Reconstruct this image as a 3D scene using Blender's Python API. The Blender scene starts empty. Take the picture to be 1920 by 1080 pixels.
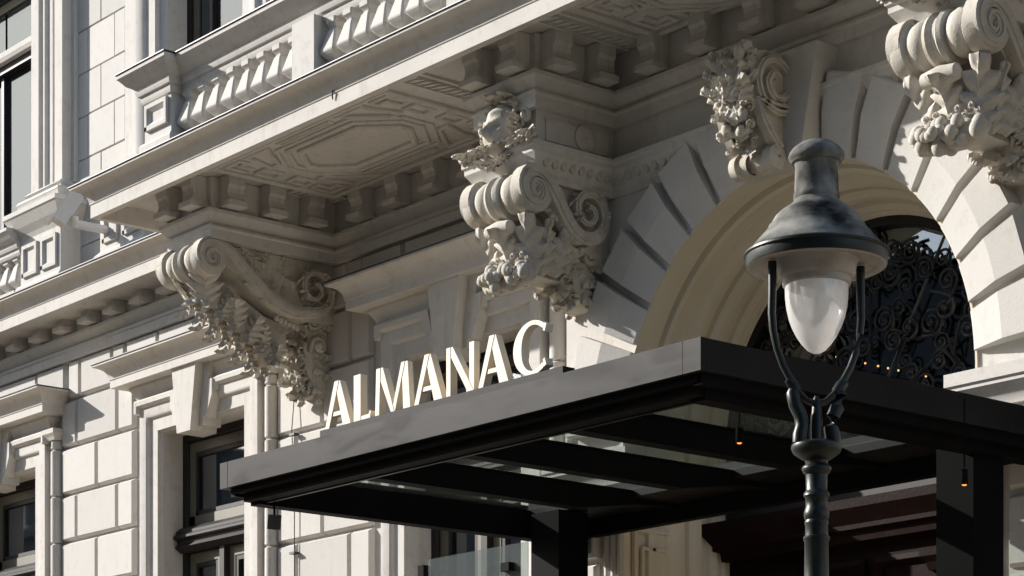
import bpy, bmesh, math, random
from mathutils import Vector, Matrix
random.seed(7)
R = math.radians
SC = bpy.context.scene
COL = SC.collection
PI = math.pi

# ------------------------------------------------------------------ camera
TH = R(39.613)
cam = bpy.data.cameras.new('camera'); camo = bpy.data.objects.new('camera', cam); COL.objects.link(camo)
camo.location = (13.67, -15.0, 1.6)
camo.rotation_euler = (R(90), 0, R(90) - TH)       # level, shifted lens: looks towards (-cos, sin)
cam.sensor_width = 36.0; cam.lens = 4361.73 / 1920 * 36
cam.shift_y = (1680 - 540) / 1920; cam.shift_x = 0
cam.clip_start = 0.1; cam.clip_end = 4000
SC.camera = camo

# ------------------------------------------------------------------ light
SUN = Vector((-1.85, -1.0, 0.98)).normalized()       # towards the sun
w = bpy.data.worlds.new('World'); SC.world = w; w.use_nodes = True
nt = w.node_tree; nt.nodes.clear()
sky = nt.nodes.new('ShaderNodeTexSky'); sky.sky_type = 'NISHITA'; sky.sun_disc = False
sky.sun_elevation = math.asin(SUN.z); sky.sun_rotation = math.atan2(SUN.x, SUN.y)
sky.air_density = 1.0; sky.dust_density = 1.0; sky.ozone_density = 1.0
bg = nt.nodes.new('ShaderNodeBackground'); bg.inputs[1].default_value = 0.09
wo = nt.nodes.new('ShaderNodeOutputWorld')
nt.links.new(sky.outputs[0], bg.inputs[0]); nt.links.new(bg.outputs[0], wo.inputs[0])
sl = bpy.data.lights.new('sun', 'SUN'); sl.energy = 4.2; sl.angle = R(0.5); sl.color = (1.0, 0.955, 0.90)
so = bpy.data.objects.new('sun', sl); COL.objects.link(so)
so.rotation_euler = SUN.to_track_quat('Z', 'Y').to_euler(); so.location = (-40, -20, 40)
SC.view_settings.view_transform = 'Standard'; SC.view_settings.look = 'None'
SC.view_settings.exposure = 0.95; SC.view_settings.gamma = 1.0; SC.view_settings.use_curve_mapping = False

# ------------------------------------------------------------------ materials
def mat(name, col, rough=0.6, metal=0.0, var=0.0, vscale=3.0, bump=0.0, bscale=40.0, spec=0.5, grime=0.0, streak=0.0, col2=None, emit=None):
    m = bpy.data.materials.new(name); m.use_nodes = True
    t = m.node_tree; b = t.nodes['Principled BSDF']
    b.inputs['Base Color'].default_value = (*col, 1); b.inputs['Roughness'].default_value = rough
    b.inputs['Metallic'].default_value = metal; b.inputs['Specular IOR Level'].default_value = spec
    if emit:
        b.inputs['Emission Color'].default_value = (*emit[0], 1); b.inputs['Emission Strength'].default_value = emit[1]
    tc = t.nodes.new('ShaderNodeTexCoord')
    if var or grime or streak:
        n = t.nodes.new('ShaderNodeTexNoise'); n.inputs['Scale'].default_value = vscale; n.inputs['Detail'].default_value = 6
        t.links.new(tc.outputs['Object'], n.inputs['Vector'])
        rp = t.nodes.new('ShaderNodeValToRGB'); rp.color_ramp.elements[0].position = 0.3; rp.color_ramp.elements[1].position = 0.7
        c2 = col2 or tuple(c * (1 - var) for c in col)
        rp.color_ramp.elements[0].color = (*c2, 1); rp.color_ramp.elements[1].color = (*col, 1)
        t.links.new(n.outputs['Fac'], rp.inputs['Fac'])
        last = rp.outputs['Color']
        for amt, sc, lo, hi, tint in ((grime, (7, 7, 7), 0.52, 0.72, (0.55, 0.47, 0.36)), (streak, (9, 9, 0.8), 0.55, 0.75, (0.6, 0.55, 0.48))):
            if not amt: continue
            mp = t.nodes.new('ShaderNodeMapping'); mp.inputs['Scale'].default_value = sc
            t.links.new(tc.outputs['Object'], mp.inputs['Vector'])
            n2 = t.nodes.new('ShaderNodeTexNoise'); n2.inputs['Scale'].default_value = 1.0; n2.inputs['Detail'].default_value = 8; n2.inputs['Roughness'].default_value = 0.65
            t.links.new(mp.outputs[0], n2.inputs['Vector'])
            mr = t.nodes.new('ShaderNodeMapRange'); mr.inputs['From Min'].default_value = lo; mr.inputs['From Max'].default_value = hi; mr.inputs['To Max'].default_value = amt
            t.links.new(n2.outputs['Fac'], mr.inputs['Value'])
            mx = t.nodes.new('ShaderNodeMix'); mx.data_type = 'RGBA'; mx.blend_type = 'MULTIPLY'
            mx.inputs['B'].default_value = (*tint, 1)
            t.links.new(mr.outputs[0], mx.inputs['Factor']); t.links.new(last, mx.inputs['A']); last = mx.outputs['Result']
        t.links.new(last, b.inputs['Base Color'])
    if bump:
        n3 = t.nodes.new('ShaderNodeTexNoise'); n3.inputs['Scale'].default_value = bscale; n3.inputs['Detail'].default_value = 8
        t.links.new(tc.outputs['Object'], n3.inputs['Vector'])
        bp = t.nodes.new('ShaderNodeBump'); bp.inputs['Strength'].default_value = bump; bp.inputs['Distance'].default_value = 0.02
        t.links.new(n3.outputs['Fac'], bp.inputs['Height']); t.links.new(bp.outputs[0], b.inputs['Normal'])
    return m

M_STONE = mat('painted_stone', (0.60, 0.58, 0.545), 0.85, var=0.08, vscale=1.3, bump=0.10, bscale=60, spec=0.2, grime=0.3, streak=0.42)
M_BLOCK = mat('painted_stone_blocks', (0.62, 0.60, 0.565), 0.85, var=0.07, vscale=0.9, bump=0.12, bscale=45, spec=0.2, grime=0.18, streak=0.12)
def tone(m, lo):
    t = m.node_tree; b = t.nodes['Principled BSDF']; src = b.inputs['Base Color'].links[0].from_socket
    oi = t.nodes.new('ShaderNodeObjectInfo'); mr = t.nodes.new('ShaderNodeMapRange'); mr.inputs['To Min'].default_value = lo; mr.inputs['To Max'].default_value = 1.0
    t.links.new(oi.outputs['Random'], mr.inputs['Value'])
    mx = t.nodes.new('ShaderNodeVectorMath'); mx.operation = 'SCALE'; t.links.new(src, mx.inputs[0]); t.links.new(mr.outputs[0], mx.inputs['Scale'])
    t.links.new(mx.outputs[0], b.inputs['Base Color'])
tone(M_BLOCK, 0.85)
M_CARVE = mat('carved_stone', (0.58, 0.545, 0.48), 0.85, var=0.16, vscale=6, bump=0.25, bscale=70, spec=0.2, grime=0.6)
M_REVEAL = mat('cream_plaster', (0.55, 0.48, 0.36), 0.85, var=0.1, vscale=2, bump=0.08, bscale=60, spec=0.2, grime=0.2)
M_ARCHIV = mat('beige_archivolt_paint', (0.68, 0.615, 0.49), 0.8, var=0.1, vscale=2, bump=0.05, bscale=60, spec=0.2)
M_FLASH = mat('dark_metal_flashing', (0.06, 0.06, 0.065), 0.5, metal=0.6, var=0.3)
M_BLACK = mat('black_coated_steel', (0.008, 0.0075, 0.008), 0.6, var=0.25, vscale=2.0, spec=0.03)
M_FASCIA = mat('dark_grey_metal_cladding', (0.015, 0.0142, 0.0146), 0.42, metal=0.0, var=0.5, vscale=1.2, spec=0.10)
def smudge(m, lo, hi, sc):
    t = m.node_tree; b = t.nodes['Principled BSDF']; tc = t.nodes.new('ShaderNodeTexCoord'); mp = t.nodes.new('ShaderNodeMapping'); mp.inputs['Scale'].default_value = sc
    n = t.nodes.new('ShaderNodeTexNoise'); n.inputs['Scale'].default_value = 1.0; n.inputs['Detail'].default_value = 5; n.inputs['Distortion'].default_value = 0.6
    mr = t.nodes.new('ShaderNodeMapRange'); mr.inputs['From Min'].default_value = 0.35; mr.inputs['From Max'].default_value = 0.65; mr.inputs['To Min'].default_value = lo; mr.inputs['To Max'].default_value = hi
    t.links.new(tc.outputs['Object'], mp.inputs[0]); t.links.new(mp.outputs[0], n.inputs['Vector']); t.links.new(n.outputs['Fac'], mr.inputs['Value']); t.links.new(mr.outputs[0], b.inputs['Roughness'])
smudge(M_FASCIA, 0.34, 0.56, (1.1, 1.1, 4.0))
M_FRAME = mat('dark_window_wood', (0.02, 0.017, 0.017), 0.5, var=0.3, vscale=5, spec=0.25)
M_SASH = mat('olive_window_sash', (0.10, 0.088, 0.058), 0.5, var=0.1, vscale=5)
M_DOOR = mat('dark_red_brown_wood', (0.015, 0.0068, 0.006), 0.5, var=0.4, vscale=6, bump=0.1, bscale=30, spec=0.04)
M_IRON = mat('black_wrought_iron', (0.012, 0.012, 0.014), 0.45)
M_LETTER = mat('cream_painted_metal', (0.70, 0.62, 0.49), 0.5, var=0.06, vscale=8, spec=0.3)
M_RAIL = mat('dark_sign_rail', (0.03, 0.028, 0.028), 0.65, var=0.4, vscale=30, spec=0.15)
M_LAMPG = mat('weathered_dark_green_paint', (0.009, 0.015, 0.0135), 0.4, var=0.5, vscale=5, bump=0.05, bscale=30, spec=0.35)
M_LAMPH = mat('grey_lamp_hood_wear_and_sheen', (0.30, 0.295, 0.265), 0.75, var=0.75, vscale=6.5, col2=(0.012, 0.014, 0.014), bump=0.15, bscale=18, streak=0.4, spec=0.15)  # weathered mottle, its colour contrast raised to stand in for sky reflection
M_LAMPW = mat('dusty_white_enamel', (0.38, 0.36, 0.335), 0.5, var=0.25, vscale=8, grime=0.5)
M_WHITE = mat('white_enamel_housing', (0.75, 0.73, 0.7), 0.45, var=0.05)
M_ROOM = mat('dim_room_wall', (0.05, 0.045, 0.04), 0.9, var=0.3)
M_CURT = mat('pale_curtain', (0.55, 0.55, 0.54), 0.9, var=0.15, vscale=4)
M_PAVE = mat('grey_paving', (0.33, 0.26, 0.18), 0.9, var=0.2, vscale=0.8, bump=0.2, bscale=12)
M_ROAD = mat('asphalt', (0.06, 0.058, 0.055), 0.9, var=0.3, vscale=1.0, bump=0.3, bscale=30)
M_AMBER = mat('amber_glow', (0.9, 0.4, 0.1), 0.5, emit=((1.0, 0.30, 0.06), 0.8))
M_BULB = mat('warm_bulb', (0.9, 0.6, 0.3), 0.5, emit=((1.0, 0.50, 0.18), 3))

def glass(name, tint=(0.02, 0.022, 0.025), refl=0.25, trans=0.5, rough=0.02, wav=0.03, gcol=(1, 1, 1)):
    m = bpy.data.materials.new(name); m.use_nodes = True; t = m.node_tree; t.nodes.clear()
    o = t.nodes.new('ShaderNodeOutputMaterial')
    g = t.nodes.new('ShaderNodeBsdfGlossy'); g.inputs['Roughness'].default_value = rough; g.inputs[0].default_value = (*gcol, 1)
    tr = t.nodes.new('ShaderNodeBsdfTransparent'); tr.inputs[0].default_value = (0.8, 0.84, 0.83, 1)
    d = t.nodes.new('ShaderNodeBsdfDiffuse'); d.inputs[0].default_value = (*tint, 1)
    m1 = t.nodes.new('ShaderNodeMixShader'); m1.inputs[0].default_value = trans
    t.links.new(d.outputs[0], m1.inputs[1]); t.links.new(tr.outputs[0], m1.inputs[2])
    m2 = t.nodes.new('ShaderNodeMixShader'); m2.inputs[0].default_value = refl
    t.links.new(m1.outputs[0], m2.inputs[1]); t.links.new(g.outputs[0], m2.inputs[2])
    if wav:
        tc = t.nodes.new('ShaderNodeTexCoord'); n = t.nodes.new('ShaderNodeTexNoise'); n.inputs['Scale'].default_value = 1.5
        t.links.new(tc.outputs['Object'], n.inputs['Vector'])
        bp = t.nodes.new('ShaderNodeBump'); bp.inputs['Strength'].default_value = wav; t.links.new(n.outputs['Fac'], bp.inputs['Height'])
        t.links.new(bp.outputs[0], g.inputs['Normal'])
    t.links.new(m2.outputs[0], o.inputs[0]); return m
M_PANE = glass('window_glass', refl=0.2, trans=0.75, gcol=(0.85, 0.93, 1.0), wav=0.08)
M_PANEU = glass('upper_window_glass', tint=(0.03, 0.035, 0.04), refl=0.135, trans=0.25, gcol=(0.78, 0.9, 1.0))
M_ROOFG = glass('canopy_roof_glass', tint=(0.25, 0.28, 0.27), refl=0.08, trans=0.88, rough=0.05)
M_SCREEN = glass('clear_screen_glass', tint=(0.4, 0.45, 0.45), refl=0.10, trans=0.88)
def frosted():
    m = bpy.data.materials.new('frosted_lamp_glass'); m.use_nodes = True; t = m.node_tree; t.nodes.clear()
    o = t.nodes.new('ShaderNodeOutputMaterial'); d = t.nodes.new('ShaderNodeBsdfDiffuse'); tr = t.nodes.new('ShaderNodeBsdfTranslucent'); g = t.nodes.new('ShaderNodeBsdfGlossy')
    g.inputs['Roughness'].default_value = 0.12
    tc = t.nodes.new('ShaderNodeTexCoord'); n = t.nodes.new('ShaderNodeTexNoise'); n.inputs['Scale'].default_value = 7; n.inputs['Detail'].default_value = 5
    t.links.new(tc.outputs['Object'], n.inputs['Vector'])
    rp = t.nodes.new('ShaderNodeValToRGB'); rp.color_ramp.elements[0].position = .3; rp.color_ramp.elements[1].position = .65
    rp.color_ramp.elements[0].color = (0.80, 0.79, 0.78, 1); rp.color_ramp.elements[1].color = (0.95, 0.945, 0.94, 1)
    t.links.new(n.outputs['Fac'], rp.inputs['Fac'])
    for q in (d, tr): t.links.new(rp.outputs[0], q.inputs[0])
    a = t.nodes.new('ShaderNodeMixShader'); a.inputs[0].default_value = 0.6; t.links.new(d.outputs[0], a.inputs[1]); t.links.new(tr.outputs[0], a.inputs[2])
    c = t.nodes.new('ShaderNodeMixShader'); c.inputs[0].default_value = 0.10; t.links.new(g.outputs[0], c.inputs[2])
    tp = t.nodes.new('ShaderNodeBsdfTransparent'); e = t.nodes.new('ShaderNodeMixShader'); e.inputs[0].default_value = 0.2
    t.links.new(a.outputs[0], e.inputs[1]); t.links.new(tp.outputs[0], e.inputs[2]); t.links.new(e.outputs[0], c.inputs[1])
    t.links.new(c.outputs[0], o.inputs[0]); return m
M_FROST = frosted()

# ------------------------------------------------------------------ mesh helpers
class MB:
    def __init__(s): s.v = []; s.f = []
    def add(s, vs, fs):
        n = len(s.v); s.v += [tuple(p) for p in vs]; s.f += [tuple(i + n for i in f) for f in fs]; return s
    def box(s, x0, x1, y0, y1, z0, z1):
        return s.add([(x0, y0, z0), (x1, y0, z0), (x1, y1, z0), (x0, y1, z0), (x0, y0, z1), (x1, y0, z1), (x1, y1, z1), (x0, y1, z1)],
                     [(0, 3, 2, 1), (4, 5, 6, 7), (0, 1, 5, 4), (1, 2, 6, 5), (2, 3, 7, 6), (3, 0, 4, 7)])
    def block(s, x0, x1, z0, z1, yf, yb, c=0.03, cd=0.035):   # face at yf, chamfered edges, back at yb
        a = [(x0 + c, yf, z0 + c), (x1 - c, yf, z0 + c), (x1 - c, yf, z1 - c), (x0 + c, yf, z1 - c)]
        b = [(x0, yf + cd, z0), (x1, yf + cd, z0), (x1, yf + cd, z1), (x0, yf + cd, z1)]
        d = [(x0, yb, z0), (x1, yb, z0), (x1, yb, z1), (x0, yb, z1)]
        f = [(0, 1, 2, 3)]
        for i in range(4):
            j = (i + 1) % 4; f += [(4 + i, 4 + j, j, i), (8 + i, 8 + j, 4 + j, 4 + i)]
        f.append((11, 10, 9, 8))
        return s.add(a + b + d, f)
    def prism(s, poly, axis, a, b):     # poly of 2D points extruded along an axis
        n = len(poly)
        def P(p, k):
            return {'x': (k, p[0], p[1]), 'y': (p[0], k, p[1]), 'z': (p[0], p[1], k)}[axis]
        vs = [P(p, a) for p in poly] + [P(p, b) for p in poly]
        fs = [tuple(range(n))[::-1], tuple(range(n, 2 * n))] + [(i, (i + 1) % n, n + (i + 1) % n, n + i) for i in range(n)]
        return s.add(vs, fs)
    def rings(s, rings, close=True, caps=True):
        n = len(rings[0]); vs = [p for r in rings for p in r]; fs = []
        for k in range(len(rings) - 1):
            for i in range(n if close else n - 1):
                j = (i + 1) % n
                fs.append((k * n + i, k * n + j, (k + 1) * n + j, (k + 1) * n + i))
        if caps: fs += [tuple(range(n))[::-1], tuple(range((len(rings) - 1) * n, len(rings) * n))]
        return s.add(vs, fs)
    def sweep(s, path, prof, caps=True):   # plan path (x,y), outward = right hand; prof (out,z) closed loop
        rg = []
        for i, p in enumerate(path):
            ns = []
            for a, b in ((i - 1, i), (i, i + 1)):
                if a < 0 or b >= len(path): continue
                dx = path[b][0] - path[a][0]; dy = path[b][1] - path[a][1]; l = math.hypot(dx, dy)
                ns.append((dy / l, -dx / l))
            if len(ns) == 1: m = ns[0]
            else:
                k = 1 + ns[0][0] * ns[1][0] + ns[0][1] * ns[1][1]; m = ((ns[0][0] + ns[1][0]) / k, (ns[0][1] + ns[1][1]) / k)
            rg.append([(p[0] + m[0] * o, p[1] + m[1] * o, z) for o, z in prof])
        return s.rings(rg, True, caps)
    def sweepv(s, path, prof, caps=True):  # path in (x,z); prof (off,y) closed loop
        rg = []
        for i, p in enumerate(path):
            ns = []
            for a, b in ((i - 1, i), (i, i + 1)):
                if a < 0 or b >= len(path): continue
                dx = path[b][0] - path[a][0]; dz = path[b][1] - path[a][1]; l = math.hypot(dx, dz)
                ns.append((-dz / l, dx / l))
            if len(ns) == 1: m = ns[0]
            else:
                k = 1 + ns[0][0] * ns[1][0] + ns[0][1] * ns[1][1]; m = ((ns[0][0] + ns[1][0]) / k, (ns[0][1] + ns[1][1]) / k)
            rg.append([(p[0] + m[0] * o, y, p[1] + m[1] * o) for o, y in prof])
        return s.rings(rg, True, caps)
    def lathe(s, c, prof, axis='z', n=24, caps=True, sq=False):   # prof (r, h)
        rg = []
        for r, h in prof:
            ring = []
            for i in range(n):
                a = 2 * PI * i / n
                ca, sa = math.cos(a), math.sin(a)
                if axis == 'z': ring.append((c[0] + r * ca, c[1] + r * sa, c[2] + h))
                elif axis == 'x': ring.append((c[0] + h, c[1] + r * ca, c[2] + r * sa))
                else: ring.append((c[0] + r * sa, c[1] + h, c[2] + r * ca))
            rg.append(ring)
        return s.rings(rg, True, caps)
    def tube(s, pts, r, n=8):
        pts = [Vector(p) for p in pts]; rg = []
        up = Vector((0.13, 0.21, 1)).normalized()
        for i, p in enumerate(pts):
            d = (pts[min(i + 1, len(pts) - 1)] - pts[max(i - 1, 0)])
            if d.length < 1e-9: d = Vector((0, 0, 1))
            d.normalize()
            a = d.cross(up)
            if a.length < 1e-3: a = d.cross(Vector((1, 0, 0)))
            a.normalize(); b = d.cross(a)
            rr = r[i] if isinstance(r, (list, tuple)) else r
            rg.append([tuple(p + (a * math.cos(2 * PI * k / n) + b * math.sin(2 * PI * k / n)) * rr) for k in range(n)])
        return s.rings(rg)
    def ball(s, c, r, n=8, m=6, sc=(1, 1, 1)):
        rg = []
        for j in range(1, m):
            t = PI * j / m
            rg.append([(c[0] + r * sc[0] * math.sin(t) * math.cos(2 * PI * i / n), c[1] + r * sc[1] * math.sin(t) * math.sin(2 * PI * i / n), c[2] - r * sc[2] * math.cos(t)) for i in range(n)])
        return s.rings(rg)
    def mesh(s, name, smooth=None):
        me = bpy.data.meshes.new(name); me.from_pydata(s.v, [], s.f)
        bm = bmesh.new(); bm.from_mesh(me); bmesh.ops.recalc_face_normals(bm, faces=bm.faces); bm.to_mesh(me); bm.free()
        if smooth is not None:
            me.shade_smooth(); me.set_sharp_from_angle(angle=R(smooth))
        return me
    def build(s, name, m, parent=None, smooth=None):
        return link(name, s.mesh(name, smooth), m, parent)
def link(name, me, m, parent=None, mw=None):
    if m is not None and not me.materials: me.materials.append(m)
    o = bpy.data.objects.new(name, me); COL.objects.link(o)
    if parent is not None: o.parent = parent
    if mw is not None: o.matrix_local = mw
    return o
def empty(name, label, cat, loc=(0, 0, 0), group=None):
    o = bpy.data.objects.new(name, None); COL.objects.link(o); o.location = loc; o.empty_display_size = 0.2
    o['label'] = label; o['category'] = cat
    if group: o['group'] = group
    return o
def frame(pos, yd, zd, sc=1.0):
    y = Vector(yd).normalized(); z = Vector(zd); z = (z - y * z.dot(y)).normalized(); x = y.cross(z)
    m = Matrix((x, y, z)).transposed().to_4x4()
    s = sc if isinstance(sc, (tuple, list)) else (sc, sc, sc)
    return Matrix.Translation(pos) @ m @ Matrix.Diagonal((*s, 1))

# ------------------------------------------------------------------ ground
g = MB().add([(-900, -900, 0), (900, -900, 0), (900, 900, 0), (-900, 900, 0)], [(0, 1, 2, 3)]).build('road', M_ROAD); g['kind'] = 'structure'
g = MB().box(-120, 120, -7.2, -7.0, 0.004, 0.13).build('kerb', M_PAVE); g['kind'] = 'structure'
g = MB().box(-120, 120, -6.995, 0.5, 0.004, 0.125).build('pavement', M_PAVE); g['kind'] = 'structure'
g = MB().box(-120, 120, -40, -13.5, 0.004, 0.125).build('pavement', M_PAVE); g['kind'] = 'structure'

# ------------------------------------------------------------------ palace
P = empty('palace_facade', 'cream stucco palace front with carved consoles under a stone balcony and an arched portal', 'building')
WX = (-15.4, -10.3, -5.24)            # window axes left of the portal
PX = 2.84; PY = -0.67                 # portal half width and front plane
AZ, AR = 5.75, 2.03                   # arch centre height, radius
HW, OT = 0.95, 7.33                   # lower window half width and head height

# wall body around openings
mb = MB()
edges = [-26.0]
for x in WX: edges += [x - HW, x + HW]
edges.append(-PX + 0.2)
for i in range(0, len(edges), 2): mb.box(edges[i], edges[i + 1], 0.07, 0.6, 0, 8.66)
for x in WX: mb.box(x - HW, x + HW, 0.07, 0.6, OT, 8.66); mb.box(x - HW, x + HW, 0.07, 0.6, 0, 3.0)
mb.box(PX - 0.2, 20, 0.07, 0.6, 0, 8.66)
mb.build('wall', M_BLOCK, P)
# upper storey wall with openings
UX = [(-17.5, -14.55), (-11.12, -9.42), (-6.1, -4.4), (-0.9, 0.9)]
UB, UT = 10.3, 14.2
mb = MB(); e = [-26.0]
for a, b in UX: e += [a, b]
e.append(12)
for i in range(0, len(e), 2): mb.box(e[i], e[i + 1], 0.03, 0.6, 8.66, 16)
for a, b in UX: mb.box(a, b, 0.03, 0.6, 8.66, UB); mb.box(a, b, 0.03, 0.6, UT, 16)
mb.build('upper_wall', M_BLOCK, P)

# ashlar blocks
def blocks(xa, xb, z0, z1, h, name, kind, gap, ch, cd, yf, yb, ph=0):
    n = round((z1 - z0) / h); k = 0
    for c in range(n):
        a = z0 + c * h; b = a + h
        wd = xb - xa; mid = (xa + xb) / 2
        if (n - 1 - c + ph) % 2 == 0: xs = [xa, mid - 0.28 * wd, mid + 0.28 * wd, xb] if wd > 1.2 else [xa, xb]
        else: xs = [xa, mid, xb] if wd > 0.75 else [xa, xb]
        for i in range(len(xs) - 1):
            d = random.uniform(-0.004, 0.004)
            MB().block(xs[i] + gap, xs[i + 1] - gap, a + gap, b - gap, yf + d, yb, ch, cd).build(name, M_BLOCK, P)
ZC0, H = 1.92, 0.62                    # course grid: joints at 8.12, 7.50, ...
bays = [(-19.4, -16.73 - 0.27), (-13.8, -11.93), (-8.72, -6.87), (-3.63, -PX + 0.05)]
for xa, xb in bays: blocks(xa, xb, 3.16, 8.12, H, 'stone_block', 'a', 0.016, 0.028, 0.05, 0.0, 0.1)
for xa, xb in ((-19.4, -17.2), (-13.62, -12.15), (-8.52, -7.0), (-3.6, -2.86)): blocks(xa, xb, 8.12, 8.64, 0.52, 'stone_block', 'a', 0.016, 0.028, 0.05, 0.0, 0.1)
for x in WX: blocks(x - 1.83, x + 1.7, 8.12, 8.64, 0.52, 'stone_block', 'a', 0.016, 0.028, 0.05, 0.002, 0.1)
for xa, xb in ((-13.35, -12.13), (-8.4, -7.2), (-3.3, -2.0)): blocks(xa, xb, 9.5, 15.66, 0.56, 'ashlar_block', 'u', 0.004, 0.008, 0.012, 0.0, 0.05, 1)

# ---- window surrounds, hoods, keystones, rolls and lower windows
SUR = [(0.0, 0.45), (0.0, 0.02), (0.03, -0.01), (0.03, -0.04), (0.19, -0.04), (0.205, -0.075), (0.23, -0.09), (0.38, -0.09), (0.385, -0.02), (0.385, 0.08), (0.2, 0.4)]
HOOD = [(-0.12, 7.72), (0.02, 7.72), (0.03, 7.80), (0.06, 7.86), (0.10, 7.92), (0.10, 7.95), (0.27, 7.95), (0.27, 8.045), (0.28, 8.05), (0.282, 8.08), (0.295, 8.12), (0.325, 8.165), (0.37, 8.195), (0.425, 8.212), (0.44, 8.216), (0.44, 8.24), (-0.12, 8.28)]
def lower_window(xc):
    sr = MB().sweepv([(xc - HW + .005, 2.5), (xc - HW + .005, OT - .005), (xc + HW - .005, OT - .005), (xc + HW - .005, 2.5)], SUR).build('window_surround', M_STONE, P, 35)
    # hood on returns
    hd = MB().sweep([(xc - 1.4, 0.14), (xc - 1.4, -0.04), (xc + 1.4, -0.04), (xc + 1.4, 0.14)], HOOD).build('window_hood', M_STONE, P, 30)
    MB().sweep([(xc - 1.84, 0.13), (xc - 1.84, -0.48), (xc + 1.84, -0.48), (xc + 1.84, 0.13)], [(-0.5, 8.284), (0.012, 8.243), (0.012, 8.254), (-0.5, 8.295)]).build('flashing', M_FLASH, hd)
    # splayed keystone with a wider back step and cap
    ks = MB().prism([(xc - 0.15, 7.16), (xc + 0.15, 7.16), (xc + 0.27, 7.96), (xc - 0.27, 7.96)], 'y', -0.27, 0.1)
    ks.build('window_keystone', M_STONE, P)
    MB().prism([(xc - 0.25, 7.22), (xc + 0.25, 7.22), (xc + 0.43, 7.955), (xc - 0.43, 7.955)], 'y', -0.155, 0.1).build('keystone_backing', M_STONE, P)
    # raised panels beside the keystone
    for sgn in (-1, 1):
        a, b = sorted((xc + sgn * 0.46, xc + sgn * 1.34)); q = 0.08
        MB().sweepv([(a, 7.60), (a, 7.71), (b, 7.71), (b, 7.60)], [(-0.05, -0.11), (-0.02, -0.145), (0.03, -0.15), (0.055, -0.125), (0.06, -0.05), (-0.05, -0.05)]).build('panel_moulding', M_STONE, P, 40)
        MB().prism([(xc + sgn * 0.47, 7.74), (xc + sgn * 0.47, 7.55), (xc + sgn * 0.34, 7.30), (xc + sgn * 0.27, 7.30), (xc + sgn * 0.40, 7.74)], 'y', -0.17, -0.03).build('keystone_flank', M_STONE, P)
    # rounded roll beside the surround, notched at each course
    xr = xc + HW + 0.55
    for k in range(8):
        z1 = 8.12 - 0.62 * (k + 1) + 0.61; z0 = z1 - 0.605
        if k == 0: z1 = 7.62
        MB().lathe((xr, 0.0, 0), [(0.068, z0), (0.085, z0 + 0.014), (0.085, z1 - 0.014), (0.068, z1)], n=14).build('roll_moulding', M_STONE, P, 40)
    MB().box(xr - 0.05, xr + 0.05, -0.02, 0.09, 3, 7.62).build('roll_core', M_STONE, P)
    MB().sweep([(xr - 0.1, 0.1), (xr - 0.1, -0.09), (xr + 0.1, -0.09), (xr + 0.1, 0.1)], [(-0.05, 7.62), (0.01, 7.62), (0.03, 7.66), (0.06, 7.70), (0.06, 7.76), (-0.05, 7.78)]).build('roll_cap', M_STONE, P)
    # window joinery
    fr = MB()
    fr.sweepv([(xc - HW + 0.07, 3), (xc - HW + 0.07, OT - 0.07), (xc + HW - 0.07, OT - 0.07), (xc + HW - 0.07, 3)], [(0.06, 0.30), (0.06, 0.42), (-0.02, 0.42), (-0.04, 0.33), (-0.02, 0.30)])
    W = fr.build('window', M_FRAME, P)
    tz = 6.05
    t = MB().prism([(0.17, tz - 0.14), (0.21, tz - 0.09), (0.21, tz - 0.06), (0.15, tz - 0.03), (0.15, tz), (0.19, tz + 0.03), (0.19, tz + 0.06), (0.25, tz + 0.11), (0.42, tz + 0.13), (0.42, tz - 0.2), (0.26, tz - 0.2)], 'x', xc - HW + 0.03, xc + HW - 0.03)
    t.build('transom', M_FRAME, W)
    MB().box(xc - 0.05, xc + 0.05, 0.27, 0.40, 3, tz - 0.2).build('mullion', M_FRAME, W)
    for (a, b, z0, z1) in ((xc - HW + 0.11, xc + HW - 0.11, tz + 0.13, OT - 0.12), (xc - HW + 0.12, xc - 0.07, 3.1, tz - 0.21), (xc + 0.07, xc + HW - 0.12, 3.1, tz - 0.21)):
        MB().sweepv([(a, z0), (a, z1), (b, z1), (b, z0), (a, z0 + 0.001)], [(0.0, 0.34), (0.0, 0.41), (-0.13, 0.41), (-0.14, 0.37), (-0.12, 0.34)]).build('sash', M_SASH, W)
        MB().sweepv([(a + .13, z0 + .13), (a + .13, z1 - .13), (b - .13, z1 - .13), (b - .13, z0 + .13), (a + .13, z0 + .131)], [(0.0, 0.35), (0.0, 0.40), (-0.05, 0.40), (-0.05, 0.35)]).build('sash_bead', M_FRAME, W)
        MB().box(a + 0.08, b - 0.08, 0.385, 0.392, z0 + 0.08, z1 - 0.08).build('pane', M_PANE, W)
    r = MB(); x0, x1, y0, y1, z0, z1 = xc - HW - .8, xc + HW + .8, 0.61, 3.2, 2.6, 8.0
    vs = [(x0, y0, z0), (x1, y0, z0), (x1, y1, z0), (x0, y1, z0), (x0, y0, z1), (x1, y0, z1), (x1, y1, z1), (x0, y1, z1)]
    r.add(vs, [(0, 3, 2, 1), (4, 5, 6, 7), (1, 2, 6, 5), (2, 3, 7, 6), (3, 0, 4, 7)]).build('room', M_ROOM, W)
for x in WX: lower_window(x)

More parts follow.
